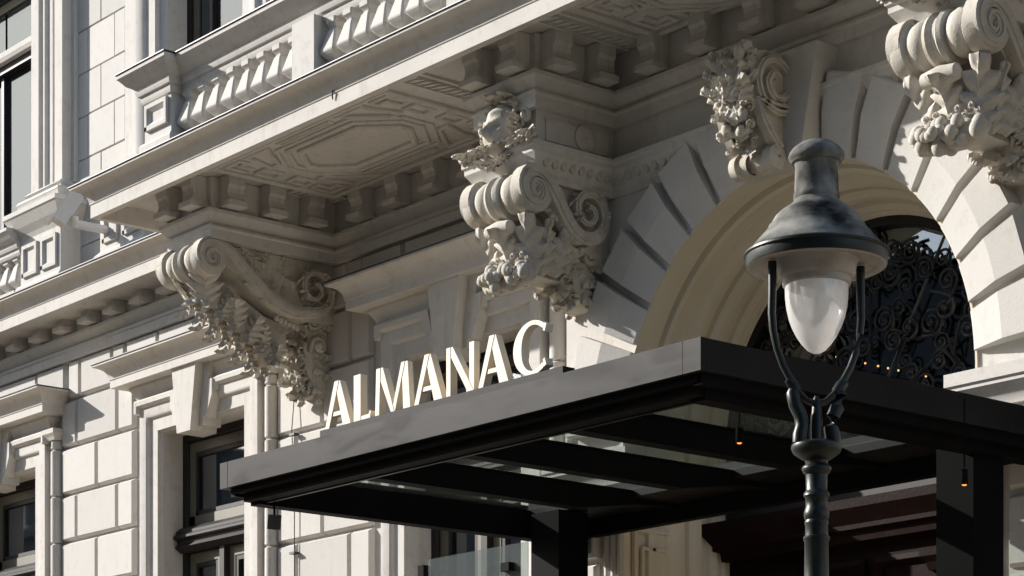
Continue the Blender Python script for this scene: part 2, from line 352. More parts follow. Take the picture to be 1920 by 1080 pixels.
# ---- upper windows
def upper_window(a, b, mull, trz, curtain=False):
    xc = (a + b) / 2
    MB().sweepv([(a + .005, UB), (a + .005, UT - .005), (b - .005, UT - .005), (b - .005, UB)], [(0.0, 0.5), (0.0, 0.0), (0.10, -0.03), (0.13, -0.03), (0.14, -0.09), (0.34, -0.09), (0.36, -0.13), (0.42, -0.16), (0.50, -0.16), (0.53, -0.11), (0.66, -0.11), (0.70, -0.06), (0.92, -0.06), (0.92, 0.05)]).build('window_surround', M_STONE, P, 30)
    W = MB().sweepv([(a, UB), (a, UT), (b, UT), (b, UB)], [(0.01, 0.28), (0.01, 0.40), (-0.09, 0.40), (-0.09, 0.30)]).build('window', M_FRAME, P)
    MB().sweepv([(a + 0.1, UB), (a + 0.1, UT - .1), (b - 0.1, UT - .1), (b - 0.1, UB)], [(0.0, 0.32), (0.0, 0.40), (-0.10, 0.40), (-0.10, 0.34)]).build('sash', M_SASH, W)
    MB().box(mull - 0.035, mull + 0.035, 0.30, 0.40, UB, trz - .13 if trz else UT).build('mullion', M_FRAME, W)
    if trz:
        MB().box(a, b, 0.24, 0.40, trz - 0.14, trz - 0.03).build('transom', M_FRAME, W)
        MB().prism([(0.16, trz - 0.03), (0.14, trz + 0.02), (0.14, trz + 0.09), (0.3, trz + 0.13), (0.4, trz + 0.13), (0.4, trz - 0.03)], 'x', a + .02, b - .02).build('transom_ledge', M_STONE, W)
    for u0, u1 in ((a + 0.12, mull - 0.03), (mull + 0.03, b - 0.12)):
        MB().box(u0, u1, 0.36, 0.367, UB, UT - 0.1).build('pane', M_PANEU, W)
        if curtain:
            c = MB(); n = 40; rg = []
            for i in range(n + 1):
                t = u0 + (u1 - u0) * i / n; d = 0.5 + 0.03 * math.sin(i * 1.7) + 0.015 * math.sin(i * 3.1)
                rg.append([(t, d, UB), (t, d, UT), (t, d + 0.004, UT), (t, d + 0.004, UB)])
            c.rings(rg).build('curtain', M_CURT, W, 60)
    r = MB(); x0, x1, y0, y1, z0, z1 = a - .5, b + .5, 0.61, 3.2, UB - .5, UT + .5
    vs = [(x0, y0, z0), (x1, y0, z0), (x1, y1, z0), (x0, y1, z0), (x0, y0, z1), (x1, y0, z1), (x1, y1, z1), (x0, y1, z1)]
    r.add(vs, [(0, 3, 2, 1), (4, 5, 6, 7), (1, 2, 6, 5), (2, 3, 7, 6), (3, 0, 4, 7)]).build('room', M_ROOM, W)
    MB().prism([(-0.05, UB - 0.16), (-0.10, UB - 0.12), (-0.20, UB - 0.05), (-0.20, UB), (0.3, UB + 0.03), (0.3, UB - 0.16)], 'x', a - 0.1, b + 0.1).build('window_sill', M_STONE, P)
upper_window(-17.5, -14.55, -16.02, 13.22)
upper_window(-11.12, -9.42, -10.59, None)
upper_window(-6.1, -4.4, -5.3, None)

# ---- pilasters and pedestals of the upper storey
def pilaster(xc, hw=0.42, yf=-0.2):
    pts = []
    prof = [(-hw - 0.06, 0.05), (-hw - 0.06, -0.06), (-hw, -0.07), (-hw, yf), (-hw + 0.20, yf), (-hw + 0.22, yf + 0.05), (-hw + 0.27, yf + 0.05), (-hw + 0.29, yf + 0.02), (-hw + 0.33, yf + 0.02), (-hw + 0.35, yf + 0.06),
            (hw - 0.35, yf + 0.06), (hw - 0.33, yf + 0.02), (hw - 0.29, yf + 0.02), (hw - 0.27, yf + 0.05), (hw - 0.22, yf + 0.05), (hw - 0.20, yf), (hw, yf), (hw, -0.07), (hw + 0.06, -0.06), (hw + 0.06, 0.05)]
    pl = MB().prism([(xc + x, y) for x, y in prof], 'z', 10.92, 16).build('pilaster', M_STONE, P)
    MB().sweep([(xc - hw, 0.05), (xc - hw, yf), (xc + hw, yf), (xc + hw, 0.05)], [(-0.1, 10.66), (0.13, 10.66), (0.13, 10.74), (0.15, 10.77), (0.13, 10.81), (0.06, 10.83), (0.04, 10.86), (0.07, 10.89), (0.03, 10.93), (-0.1, 10.95)]).build('pilaster_base', M_STONE, pl, 40)
    pd = MB().box(xc - hw - 0.12, xc + hw + 0.12, yf - 0.09, 0.05, 9.37, 10.4).build('pedestal', M_STONE, P)
    MB().sweep([(xc - hw - .12, 0.05), (xc - hw - .12, yf - .09), (xc + hw + .12, yf - .09), (xc + hw + .12, 0.05)], [(-0.05, 9.37), (0.06, 9.37), (0.06, 9.66), (0.03, 9.70), (0.0, 9.72), (-0.05, 9.72)]).build('pedestal_plinth', M_STONE, pd)
    MB().sweep([(xc - hw - .12, 0.05), (xc - hw - .12, yf - .09), (xc + hw + .12, yf - .09), (xc + hw + .12, 0.05)], [(-0.05, 10.3), (0.0, 10.3), (0.03, 10.36), (0.09, 10.44), (0.16, 10.56), (0.18, 10.58), (0.18, 10.64), (-0.05, 10.665)]).build('pedestal_cap', M_STONE, pd)
    y = yf - 0.09
    for a, b in ((xc - hw - 0.04, xc - 0.06), (xc + 0.06, xc + hw + 0.04)):
        MB().sweepv([(a, 9.8), (a, 10.22), (b, 10.22), (b, 9.8), (a, 9.801)], [(0.0, y + .01), (0.0, y - 0.035), (-0.05, y - 0.035), (-0.075, y - .004), (-0.075, y + .01)]).build('pedestal_panel', M_STONE, pd)
for x in (-18.3, -13.82, -8.75, -12.0 + 5.1): 
    pilaster(x) if x < -9 else None
# pedestal half hidden behind the balcony end
pd = MB().box(-12.25, -11.2, -0.29, 0.05, 9.37, 10.4).build('pedestal', M_STONE, P)
MB().sweep([(-12.25, 0.05), (-12.25, -.29), (-11.2, -.29), (-11.2, 0.05)], [(-0.05, 9.37), (0.06, 9.37), (0.06, 9.66), (0.0, 9.72), (-0.05, 9.72)]).build('pedestal_plinth', M_STONE, pd)
MB().sweep([(-12.25, 0.05), (-12.25, -.29), (-11.2, -.29), (-11.2, 0.05)], [(-0.05, 10.3), (0.0, 10.3), (0.09, 10.44), (0.18, 10.58), (0.18, 10.64), (-0.05, 10.665)]).build('pedestal_cap', M_STONE, pd)
for a, b in ((-12.15, -11.8), (-11.65, -11.3)):
    MB().sweepv([(a, 9.8), (a, 10.22), (b, 10.22), (b, 9.8), (a, 9.801)], [(0.0, -.28), (0.0, -.325), (-0.05, -.325), (-0.075, -.294), (-0.075, -.28)]).build('pedestal_panel', M_STONE, pd)

# ---- entablature: lower part follows the wall and breaks round the consoles
CW = 0.39                              # console half width
CXS = [(-7.91, 0.0), (-2.55, PY), (2.55, PY), (7.91, 0.0)]
YA = -1.62                             # console front plane
path = [(-26, 0.0)]
def brk(x, yl, yr): return [(x - CW, yl), (x - CW, YA), (x + CW, YA), (x + CW, yr)]
path += brk(-7.91, 0.0, 0.0) + brk(-2.55, 0.0, PY) + brk(2.55, PY, 0.0) + brk(7.91, 0.0, 0.0) + [(18, 0.0)]
ENT = [(-0.15, 8.62), (0.05, 8.62), (0.05, 8.72), (0.07, 8.735), (0.07, 8.755), (0.03, 8.765), (0.03, 8.79), (0.05, 8.80), (0.10, 8.86), (0.12, 8.88), (0.12, 8.92), (0.04, 8.93), (0.04, 9.275), (-0.15, 9.275)]
MB().sweep(path, ENT).build('entablature', M_STONE, P, 30)
MB().box(-PX, PX, PY + .004, 0.5, 8.621, 9.27).build('portal_attic', M_STONE, P)
for x, yw in CXS: MB().box(x - CW, x + CW, YA, 0.2, 8.632, 9.274).build('console_abacus', M_STONE, P)
# corona on the wall (left), then round the balcony
COR = [(-0.1, 9.10), (0.49, 9.10), (0.50, 9.085), (0.55, 9.085), (0.55, 9.225), (0.56, 9.232), (0.562, 9.262), (0.566, 9.268), (0.575, 9.30), (0.605, 9.345), (0.65, 9.375), (0.705, 9.392), (0.72, 9.396), (0.72, 9.42), (-0.1, 9.45)]
cw = MB().sweep([(-26, 0.0), (-8.55, 0.0)], COR).build('cornice', M_STONE, P, 30)
MB().sweep([(-26, 0.0), (-8.6, 0.0)], [(0.2, 9.446), (0.735, 9.423), (0.735, 9.435), (0.2, 9.458)]).build('flashing', M_FLASH, cw)
BAL = [(0.0, 9.28), (0.46, 9.28), (0.47, 9.085), (0.55, 9.085), (0.55, 9.225), (0.56, 9.232), (0.562, 9.262), (0.566, 9.268), (0.575, 9.30), (0.605, 9.345), (0.65, 9.375), (0.705, 9.392), (0.72, 9.396), (0.72, 9.42), (0.0, 9.44)]
bx = 8.55
bpath = [(-bx, 0.03), (-bx, YA - 0.03), (bx, YA - 0.03), (bx, 0.03)]
bc = MB().sweep(bpath, BAL).build('balcony_cornice', M_STONE, P, 30)
MB().sweep(bpath, [(0.1, 9.441), (0.735, 9.423), (0.735, 9.433), (0.1, 9.453)]).build('flashing', M_FLASH, bc)
MB().box(-bx, bx, YA - 0.03, 0.03, 9.284, 9.385).build('balcony_slab', M_STONE, P)

# dentil blocks
den = MB()
den.prism([(-0.225, 9.275), (-0.225, 9.17), (-0.20, 9.14), (-0.19, 9.09), (-0.20, 9.04), (-0.225, 9.005), (0, 9.005), (0, 9.275)], 'x', -0.10, 0.10)
den.add(*(lambda b: (b.v, b.f))(MB().box(-0.12, 0.12, -0.245, 0, 8.945, 9.003)))
den_me = den.mesh('dentil'); den_me.materials.append(M_STONE)
def dentil(x, y, rot):
    o = link('dentil', den_me, None, P); o.location = (x, y, 0); o.rotation_euler = (0, 0, rot)
xx = -10.83
while xx > -24: dentil(xx, -0.02, 0); xx -= 0.65
dentil(-10.18, -0.02, 0); dentil(-9.53, -0.02, 0); dentil(-8.88, -0.02, 0)
for cx, yw in CXS:
    for s in (-1, 1):
        dentil(cx + s * (CW - 0.13), YA - 0.02, 0)
        ys = [-1.50, -0.98] if yw < -0.1 and (s * cx < 0) else [-1.46, -0.94, -0.42]
        for y in ys: dentil(cx + s * (CW + 0.02), y, s * PI / 2)
for x in (-6.85, -6.2, -5.55, -4.9, -4.25, -3.6, 3.6, 4.25, 4.9): dentil(x, -0.02, 0)
for x in (-1.5, -0.85, -0.2, 0.45, 1.1, 1.75): dentil(x, PY - 0.02, 0)

# coffered soffit: raised fillets on the slab underside
SZ = 9.283
def fillets(pts, wd=0.035, dp=0.05, closed=True, parent=None):
    q = pts + [pts[0], pts[1]] if closed else pts
    mb = MB(); rg = []
    n = len(pts)
    rng = range(n + 1) if closed else range(n)
    for i in rng:
        p = pts[i % n]; ns = []
        for a, b in ((i - 1, i), (i, i + 1)):
            if not closed and (a < 0 or b >= n): continue
            A, B = pts[a % n], pts[b % n]; dx, dy = B[0] - A[0], B[1] - A[1]; l = math.hypot(dx, dy); ns.append((dy / l, -dx / l))
        if len(ns) == 1: m = ns[0]
        else:
            k = max(0.3, 1 + ns[0][0] * ns[1][0] + ns[0][1] * ns[1][1]); m = ((ns[0][0] + ns[1][0]) / k, (ns[0][1] + ns[1][1]) / k)
        rg.append([(p[0] + m[0] * o, p[1] + m[1] * o, z) for o, z in ((-wd, SZ + .01), (-wd, SZ - dp * .6), (-wd * .4, SZ - dp), (wd * .4, SZ - dp), (wd, SZ - dp * .6), (wd, SZ + .01))])
    return mb.rings(rg, True, not closed).build('soffit_fillet', M_STONE, parent or P)
def octo(cx, cy, hx, hy, c): return [(cx - hx + c, cy - hy), (cx + hx - c, cy - hy), (cx + hx, cy - hy + c), (cx + hx, cy + hy - c), (cx + hx - c, cy + hy), (cx - hx + c, cy + hy), (cx - hx, cy + hy - c), (cx - hx, cy - hy + c)]
def coffer(cx, cy, hx, hy):
    fillets(octo(cx, cy, 0.80, 0.36, 0.3)); fillets(octo(cx, cy, 0.92, 0.47, 0.34), 0.025, 0.035); fillets(octo(cx, cy, 1.02, 0.56, 0.38), 0.02, 0.03)
    x0, x1, y0, y1 = cx - hx, cx + hx, cy - hy, cy + hy
    fillets([(x0, y0), (x1, y0), (x1, y1), (x0, y1)], 0.03, 0.05)
    for sx in (-1, 1):
        for sy in (-1, 1):
            def q(a, b): return (cx + sx * a, cy + sy * b)
            fillets([q(hx - .10, hy - .10), q(hx - .36, hy - .10), q(hx - .36, hy - .2), q(hx - .22, hy - .2), q(hx - .22, hy - .36), q(hx - .1, hy - .36)], 0.02, 0.035)
            fillets([q(hx - .50, hy - .08), q(0.62, hy - .08), q(0.98, hy - .48), q(0.98 + .14, hy - .48), q(hx - .5, hy - .2)], 0.02, 0.04)
            fillets([q(hx - .12, hy - .46), q(hx - .12, 0.09), q(hx - .3, 0.09), q(hx - .3, hy - .46)], 0.018, 0.035)
        fillets([(cx + sx * 0.45 * 1, cy + s2 * (hy - .1)) if False else (cx - .45, cy + sx * (hy - .1)), (cx + .45, cy + sx * (hy - .1)), (cx + .45, cy + sx * (hy - .15)), (cx - .45, cy + sx * (hy - .15))], 0.015, 0.03)
coffer(-5.68, -1.04, 1.52, 0.78)
coffer(0.0, -1.32, 1.45, 0.50)
def twist_strip(x, y0, y1):
    n = int((y1 - y0) / 0.09)
    for i in range(n):
        y = y0 + (i + .5) * (y1 - y0) / n
        MB().prism([(x - .09, y - .045), (x + .03, y - .02), (x + .09, y + .045), (x - .03, y + .02)], 'z', SZ - 0.035, SZ + .005).build('soffit_rope', M_STONE, P)
    for xx in (x - .14, x + .14): MB().box(xx - .02, xx + .02, y0, y1, SZ - .03, SZ + .005).build('soffit_fillet', M_STONE, P)
twist_strip(-3.72, -1.9, -0.1); twist_strip(-1.75, -1.95, -0.75); twist_strip(1.75, -1.95, -0.75); twist_strip(-7.3 + .0, -.75, -0.12)

# ---- balustrade
def pier(xc, hw, y, panel, side=True):
    pr = MB().box(xc - hw, xc + hw, y - 0.17, y + 0.17, 9.38, 10.2).build('balcony_pier', M_STONE, P)
    if panel:
        yy = y - 0.17
        MB().sweep([(xc - hw, y + .17), (xc - hw, yy), (xc + hw, yy), (xc + hw, y + .17)], [(-0.05, 9.38), (0.05, 9.38), (0.05, 9.68), (0.03, 9.71), (0, 9.73), (-0.05, 9.73)]).build('pier_plinth', M_STONE, pr)
        a, b = xc - hw + 0.05, xc + hw - 0.05
        MB().sweepv([(a, 9.83), (a, 10.11), (b, 10.11), (b, 9.83), (a, 9.831)], [(0, yy + .01), (0, yy - 0.04), (-0.045, yy - 0.04), (-0.085, yy - .005), (-0.085, yy + .01)]).build('pier_panel', M_STONE, pr)
    return pr
BY = -1.86
pl = pier(-7.95, 0.27, BY, True)
pier(-5.22, 0.19, BY, False); pier(-2.55, 0.27, BY, True); pier(0, 0.19, BY, False); pier(2.55, 0.27, BY, True); pier(5.22, 0.19, BY, False)
RAIL = [(-0.15, 10.14), (0.02, 10.14), (0.035, 10.17), (0.035, 10.215), (0.06, 10.225), (0.075, 10.26), (0.08, 10.30), (0.095, 10.315), (0.15, 10.345), (0.205, 10.41), (0.225, 10.425), (0.225, 10.465), (-0.15, 10.49)]
rpath = [(-8.22, 0.0), (-8.22, BY - 0.17), (-7.68, BY - 0.17), (-7.68, BY - .035), (8.2, BY - .035), (8.2, 0)]
rl = MB().sweep(rpath, RAIL).build('balcony_rail', M_STONE, P, 30)
MB().sweep(rpath, [(-0.1, 10.492), (0.24, 10.469), (0.24, 10.481), (-0.1, 10.504)]).build('flashing', M_FLASH, rl)
MB().box(-8.2, 8.18, BY - 0.01, BY + 0.2, 10.146, 10.47).build('rail_core', M_STONE, P)
MB().sweep([(-8.2, 0), (-8.2, BY - .13), (8.2, BY - .13), (8.2, 0)], [(-0.3, 9.38), (0.02, 9.38), (0.02, 9.60), (-0.02, 9.63), (-0.02, 9.67), (-0.3, 9.67)]).build('balustrade_plinth', M_STONE, P)
def sq(prof):
    mb = MB(); rg = []
    for h, z in prof:
        c = h * 0.2
        rg.append([(-h + c, -h, z), (h - c, -h, z), (h, -h + c, z), (h, h - c, z), (h - c, h, z), (-h + c, h, z), (-h, h - c, z), (-h, -h + c, z)])
    return mb.rings(rg)
bal_me = sq([(0.075, 9.665), (0.075, 9.70), (0.045, 9.715), (0.042, 9.735), (0.07, 9.755), (0.10, 9.785), (0.12, 9.81), (0.124, 9.825), (0.12, 9.84), (0.062, 10.03), (0.05, 10.04), (0.05, 10.05), (0.042, 10.06), (0.06, 10.085), (0.078, 10.10), (0.078, 10.15)]).mesh('baluster'); bal_me.materials.append(M_STONE)
def balrun(a, b, y, n, axis='x'):
    for i in range(n):
        t = a + (b - a) * (i + 0.5) / n
        o = link('baluster', bal_me, None, P); o.location = (t, y, 0) if axis == 'x' else (y, t, 0)
for a, b, n in ((-7.68, -5.41, 8), (-5.03, -2.82, 8), (-2.28, -0.19, 8), (0.19, 2.28, 8), (2.82, 5.03, 8)): balrun(a, b, BY, n)
balrun(-1.7, -0.1, -8.0, 6, 'y')
# window balustrade on the wall cornice at far left
MB().box(-16.4, -14.42, -0.36, -0.06, 9.37, 9.67).build('balustrade_plinth', M_STONE, P)
MB().sweep([(-16.4, -.28), (-14.36, -.28)], [(z[0], z[1]) for z in RAIL]).build('balustrade_rail', M_STONE, P)
balrun(-16.3, -14.42, -0.2, 7)

# ------------------------------------------------------------------ carving kit
def leaf_mesh(name, L=1.0, W=0.36, curl=1.4, lobes=5, cup=0.12, thick=0.05, curl0=0.0, n=42):
    """A carved acanthus leaf: lobed outline, grooved lobes, raised midrib, tip rolling outwards."""
    rows = []; y = z = 0.0; cs = (-1, -0.8, -0.55, -0.28, 0, 0.28, 0.55, 0.8, 1); m = len(cs)
    for i in range(n + 1):
        s = i / n; ph = curl0 + curl * s ** 2.2
        if i: y += math.cos(ph) / n * L; z += math.sin(ph) / n * L
        env = (math.sin(PI * (0.16 + 0.84 * s) ** 0.85)) ** 0.75 if s < 0.999 else 0.0
        q = (s * lobes) % 1.0; lob = (1 - abs(2 * q ** 0.8 - 1)) ** 0.9
        wv = max(0.012, W * env * (0.52 + 0.48 * lob)); row = []
        for c in cs:
            a = abs(c)
            zz = -cup * a ** 1.7 + 0.045 * max(0, 1 - a / 0.28) + 0.07 * (lob - .5) * min(1, a * 1.6) * (1 - .4 * a) - 0.02 * (0.2 < a < .35)
            yy = 0.34 * W * a * (0.25 + lob)
            row.append((c * wv, y + yy * math.cos(ph) - math.sin(ph) * zz, z + yy * math.sin(ph) + math.cos(ph) * zz))
        rows.append(row)
    vs = [p for r in rows for p in r] + [(p[0] * 0.95, p[1], p[2] - thick) for r in rows for p in r]
    fs = []; o = (n + 1) * m
    for i in range(n):
        for j in range(m - 1):
            a = i * m + j; fs.append((a, a + 1, a + m + 1, a + m)); fs.append((o + a + m, o + a + m + 1, o + a + 1, o + a))
        a = i * m; fs.append((a, a + m, o + a + m, o + a)); a += m - 1; fs.append((a + m, a, o + a, o + a + m))
    fs.append(tuple(o + j for j in range(m)) + tuple(range(m - 1, -1, -1)))
    me = MB().add(vs, fs).mesh(name, 75); me.materials.append(M_CARVE); return me
LEAF_A = leaf_mesh('acanthus_leaf', W=0.36, curl=1.7)
LEAF_B = leaf_mesh('acanthus_leaf', W=0.30, curl=2.3, lobes=4)
LEAF_C = leaf_mesh('acanthus_leaf', W=0.26, curl=0.5, lobes=5, cup=0.08)
LEAF_D = leaf_mesh('acanthus_leaf', W=0.46, curl=1.0, lobes=4, cup=0.18)
LEAVES = (LEAF_A, LEAF_B, LEAF_C, LEAF_D)
FRUIT = MB().ball((0, 0, 0), 1, 10, 8).mesh('fruit', 80); FRUIT.materials.append(M_CARVE)
def curl_mesh(turns=1.6, r0=0.5, r1=0.1, tr=0.13, tail=0.8):
    pts = [(-r0, -tail, 0), (-r0, -tail * .5, 0.01)]
    n = 26; rad = [tr * .5, tr * .8]
    for i in range(n + 1):
        t = i / n; a = PI - t * turns * 2 * PI; r = r0 + (r1 - r0) * t
        pts.append((r * math.cos(a), r * math.sin(a), 0.12 * t)); rad.append(tr * (1 - 0.35 * t))
    mb = MB().tube(pts, rad, 7); mb.ball((0, 0, 0.13), r1 * 1.5, 8, 6); me = mb.mesh('scroll_tendril', 60); me.materials.append(M_CARVE); return me
CURL = curl_mesh(); CURL2 = curl_mesh(1.2, 0.45, 0.16, 0.17, 0.5)
def lf(par, pos, yd, zd, sc, k=None, name='leaf'):
    me = LEAVES[k] if k is not None else random.choice(LEAVES)
    o = link(name, me, None, par); o.matrix_local = frame(pos, yd, zd, sc); return o
def cu(par, pos, yd, zd, sc, k=0):
    s = sc if isinstance(sc, tuple) else (sc, sc, sc)
    o = link('tendril', (CURL, CURL2)[k], None, par); o.matrix_local = frame(pos, yd, zd, s); return o
def fr(par, pos, r):
    o = link('fruit', FRUIT, None, par); o.matrix_local = Matrix.Translation(pos) @ Matrix.Diagonal((r, r, r * random.uniform(.9, 1.25), 1)); return o

def fan(par, pos, dr, nrm, n, spread, L, W, ks=(0, 3, 1), dz=0.0):
    dr = Vector(dr).normalized(); nrm = Vector(nrm).normalized(); sd = dr.cross(nrm)
    for i in range(n):
        t = 0 if n == 1 else (i / (n - 1) * 2 - 1); a = R(spread) * t
        d = dr * math.cos(a) + sd * math.sin(a)
        f = 1 - 0.12 * abs(t) + random.uniform(-.05, .05)
        lf(par, Vector(pos) + nrm * (0.02 * (1 - abs(t))) + sd * (0.06 * t * L), d - nrm * .12, nrm + d * .15 + sd * .5 * t, (L * W * f, L * f, L * .8), ks[i % len(ks)])

def spiral(c, R0, R1, a0, turns, n=44):   # angle in (y,z); positive turns = counter-clockwise seen from +x
    return [(c[0] + (R0 + (R1 - R0) * (i / n) ** 0.8) * math.cos(a0 + turns * 2 * PI * i / n), c[1] + (R0 + (R1 - R0) * (i / n) ** 0.8) * math.sin(a0 + turns * 2 * PI * i / n)) for i in range(n + 1)]
def ribbon(mb, pts, half, x0, x1):
    rg = []; n = len(pts)
    for i, p in enumerate(pts):
        a = pts[max(i - 1, 0)]; b = pts[min(i + 1, n - 1)]; dx, dz = b[0] - a[0], b[1] - a[1]; l = math.hypot(dx, dz) or 1
        nx, nz = -dz / l, dx / l; h = half(i / (n - 1))
        rg.append([(x0, p[0] + nx * h, p[1] + nz * h), (x1, p[0] + nx * h, p[1] + nz * h), (x1, p[0] - nx * h, p[1] - nz * h), (x0, p[0] - nx * h, p[1] - nz * h)])
    return mb.rings(rg)

def console(xc, yw, roll, rr, vol, rv, band, top, body, long):
    """S-scroll bracket under the balcony: roll at the front, volute by the wall, leaves under it."""
    hw = CW
    C = MB().prism(body, 'x', xc - hw + 0.07, xc + hw - 0.07).build('console', M_CARVE, P)
    # front roll, bound in the middle
    q = [(0.02, -hw - .02), (rr * .96, -hw - .02), (rr, -hw), (rr, -hw + .10), (rr * .9, -hw + .115), (rr * .82, -hw + .13), (rr * .88, -hw + .15), (rr * .95, -hw + .2), (rr * .88, -.13), (rr * .72, -.10),
         (rr * .72, -.095), (rr * 1.0, -.085), (rr * 1.05, -.05), (rr * .9, -.02), (rr * .9, .02), (rr * 1.05, .05), (rr * 1.0, .085), (rr * .72, .095),
         (rr * .72, .10), (rr * .88, .13), (rr * .95, hw - .2), (rr * .88, hw - .15), (rr * .82, hw - .13), (rr * .9, hw - .115), (rr, hw - .10), (rr, hw), (rr * .96, hw + .02), (0.02, hw + .02)]
    MB().lathe((xc, roll[0], roll[1]), q, 'x', 32).build('scroll_roll', M_CARVE, C, 35)
    # side ribbons with spirals
    pre = spiral(roll, rr * .95, rr * .12, PI / 2, 1.9)[::-1]
    post = spiral(vol, rv, rv * 0.18, R(-115), 1.6)
    pts = pre + band + post
    # smooth the joins
    dense = []
    for i in range(len(pts) - 1):
        a, b = pts[i], pts[i + 1]; k = max(1, int(math.hypot(b[0] - a[0], b[1] - a[1]) / 0.05))
        dense += [(a[0] + (b[0] - a[0]) * j / k, a[1] + (b[1] - a[1]) * j / k) for j in range(k)]
    dense.append(pts[-1])
    for _ in range(3):
        dense = [dense[0]] + [((dense[i - 1][0] + dense[i][0] * 2 + dense[i + 1][0]) / 4, (dense[i - 1][1] + dense[i][1] * 2 + dense[i + 1][1]) / 4) for i in range(1, len(dense) - 1)] + [dense[-1]]
    hf = lambda t: 0.022 + 0.045 * math.exp(-((t - 0.5) / 0.22) ** 2)
    for s in (-1, 1):
        a, b = sorted((xc + s * (hw - 0.09), xc + s * (hw + 0.035)))
        ribbon(MB(), dense, hf, a, b).build('scroll_band', M_CARVE, C, 40)
        a, b = sorted((xc + s * (hw - 0.09), xc + s * (hw + 0.052)))
        ribbon(MB(), dense, lambda t: hf(t) * .38, a, b).build('scroll_band', M_CARVE, C, 40)
    # carved field on the sides between band and abacus
    for s in (-1, 1):
        X = xc + s * (hw - 0.06); nx = (s, 0, 0)
        b0 = Vector((0, band[0][0], band[0][1])); b1 = Vector((0, band[-1][0], band[-1][1]))
        for i in range(16 if long else 11):
            t = 0.12 + 0.8 * i / (16 if long else 11)
            p = b0.lerp(b1, t); hgt = (top - p.z)
            zz = p.z + random.uniform(0.25, 0.8) * hgt
            if zz > top - 0.05 or (p.y - vol[0]) ** 2 + (zz - vol[1]) ** 2 < (rv * 1.12) ** 2: continue
            if i % 3 == 0: cu(C, (X, p.y, zz), (0, random.uniform(-1, 1), random.uniform(-1, 1)), nx, 0.13 * random.uniform(.7, 1.1))
            else: lf(C, (X, p.y, zz), (0, random.uniform(-1, 1), random.uniform(-.6, 1)), nx, (0.26, 0.24, 0.25), 2 + i % 2)
        for i in range(7):
            a = i * 2 * PI / 7; lf(C, (X, vol[0] + 0.03 * math.cos(a), vol[1] + 0.03 * math.sin(a)), (0, math.cos(a), math.sin(a)), nx, (0.32, rv * .78, 0.3), i % 3)
    # acanthus under the band: overlapping rows running down the S
    d = (Vector((0, band[-1][0], band[-1][1])) - Vector((0, band[0][0], band[0][1]))).normalized()
    nrm = Vector((0, d.z, -d.y)) if d.z < 0 else Vector((0, -d.z, d.y))       # down and out
    L = math.hypot(band[-1][0] - band[0][0], band[-1][1] - band[0][1])
    start = Vector((0, roll[0] + 0.10, roll[1] - rr * 0.75))
    return C, d, nrm, L, start

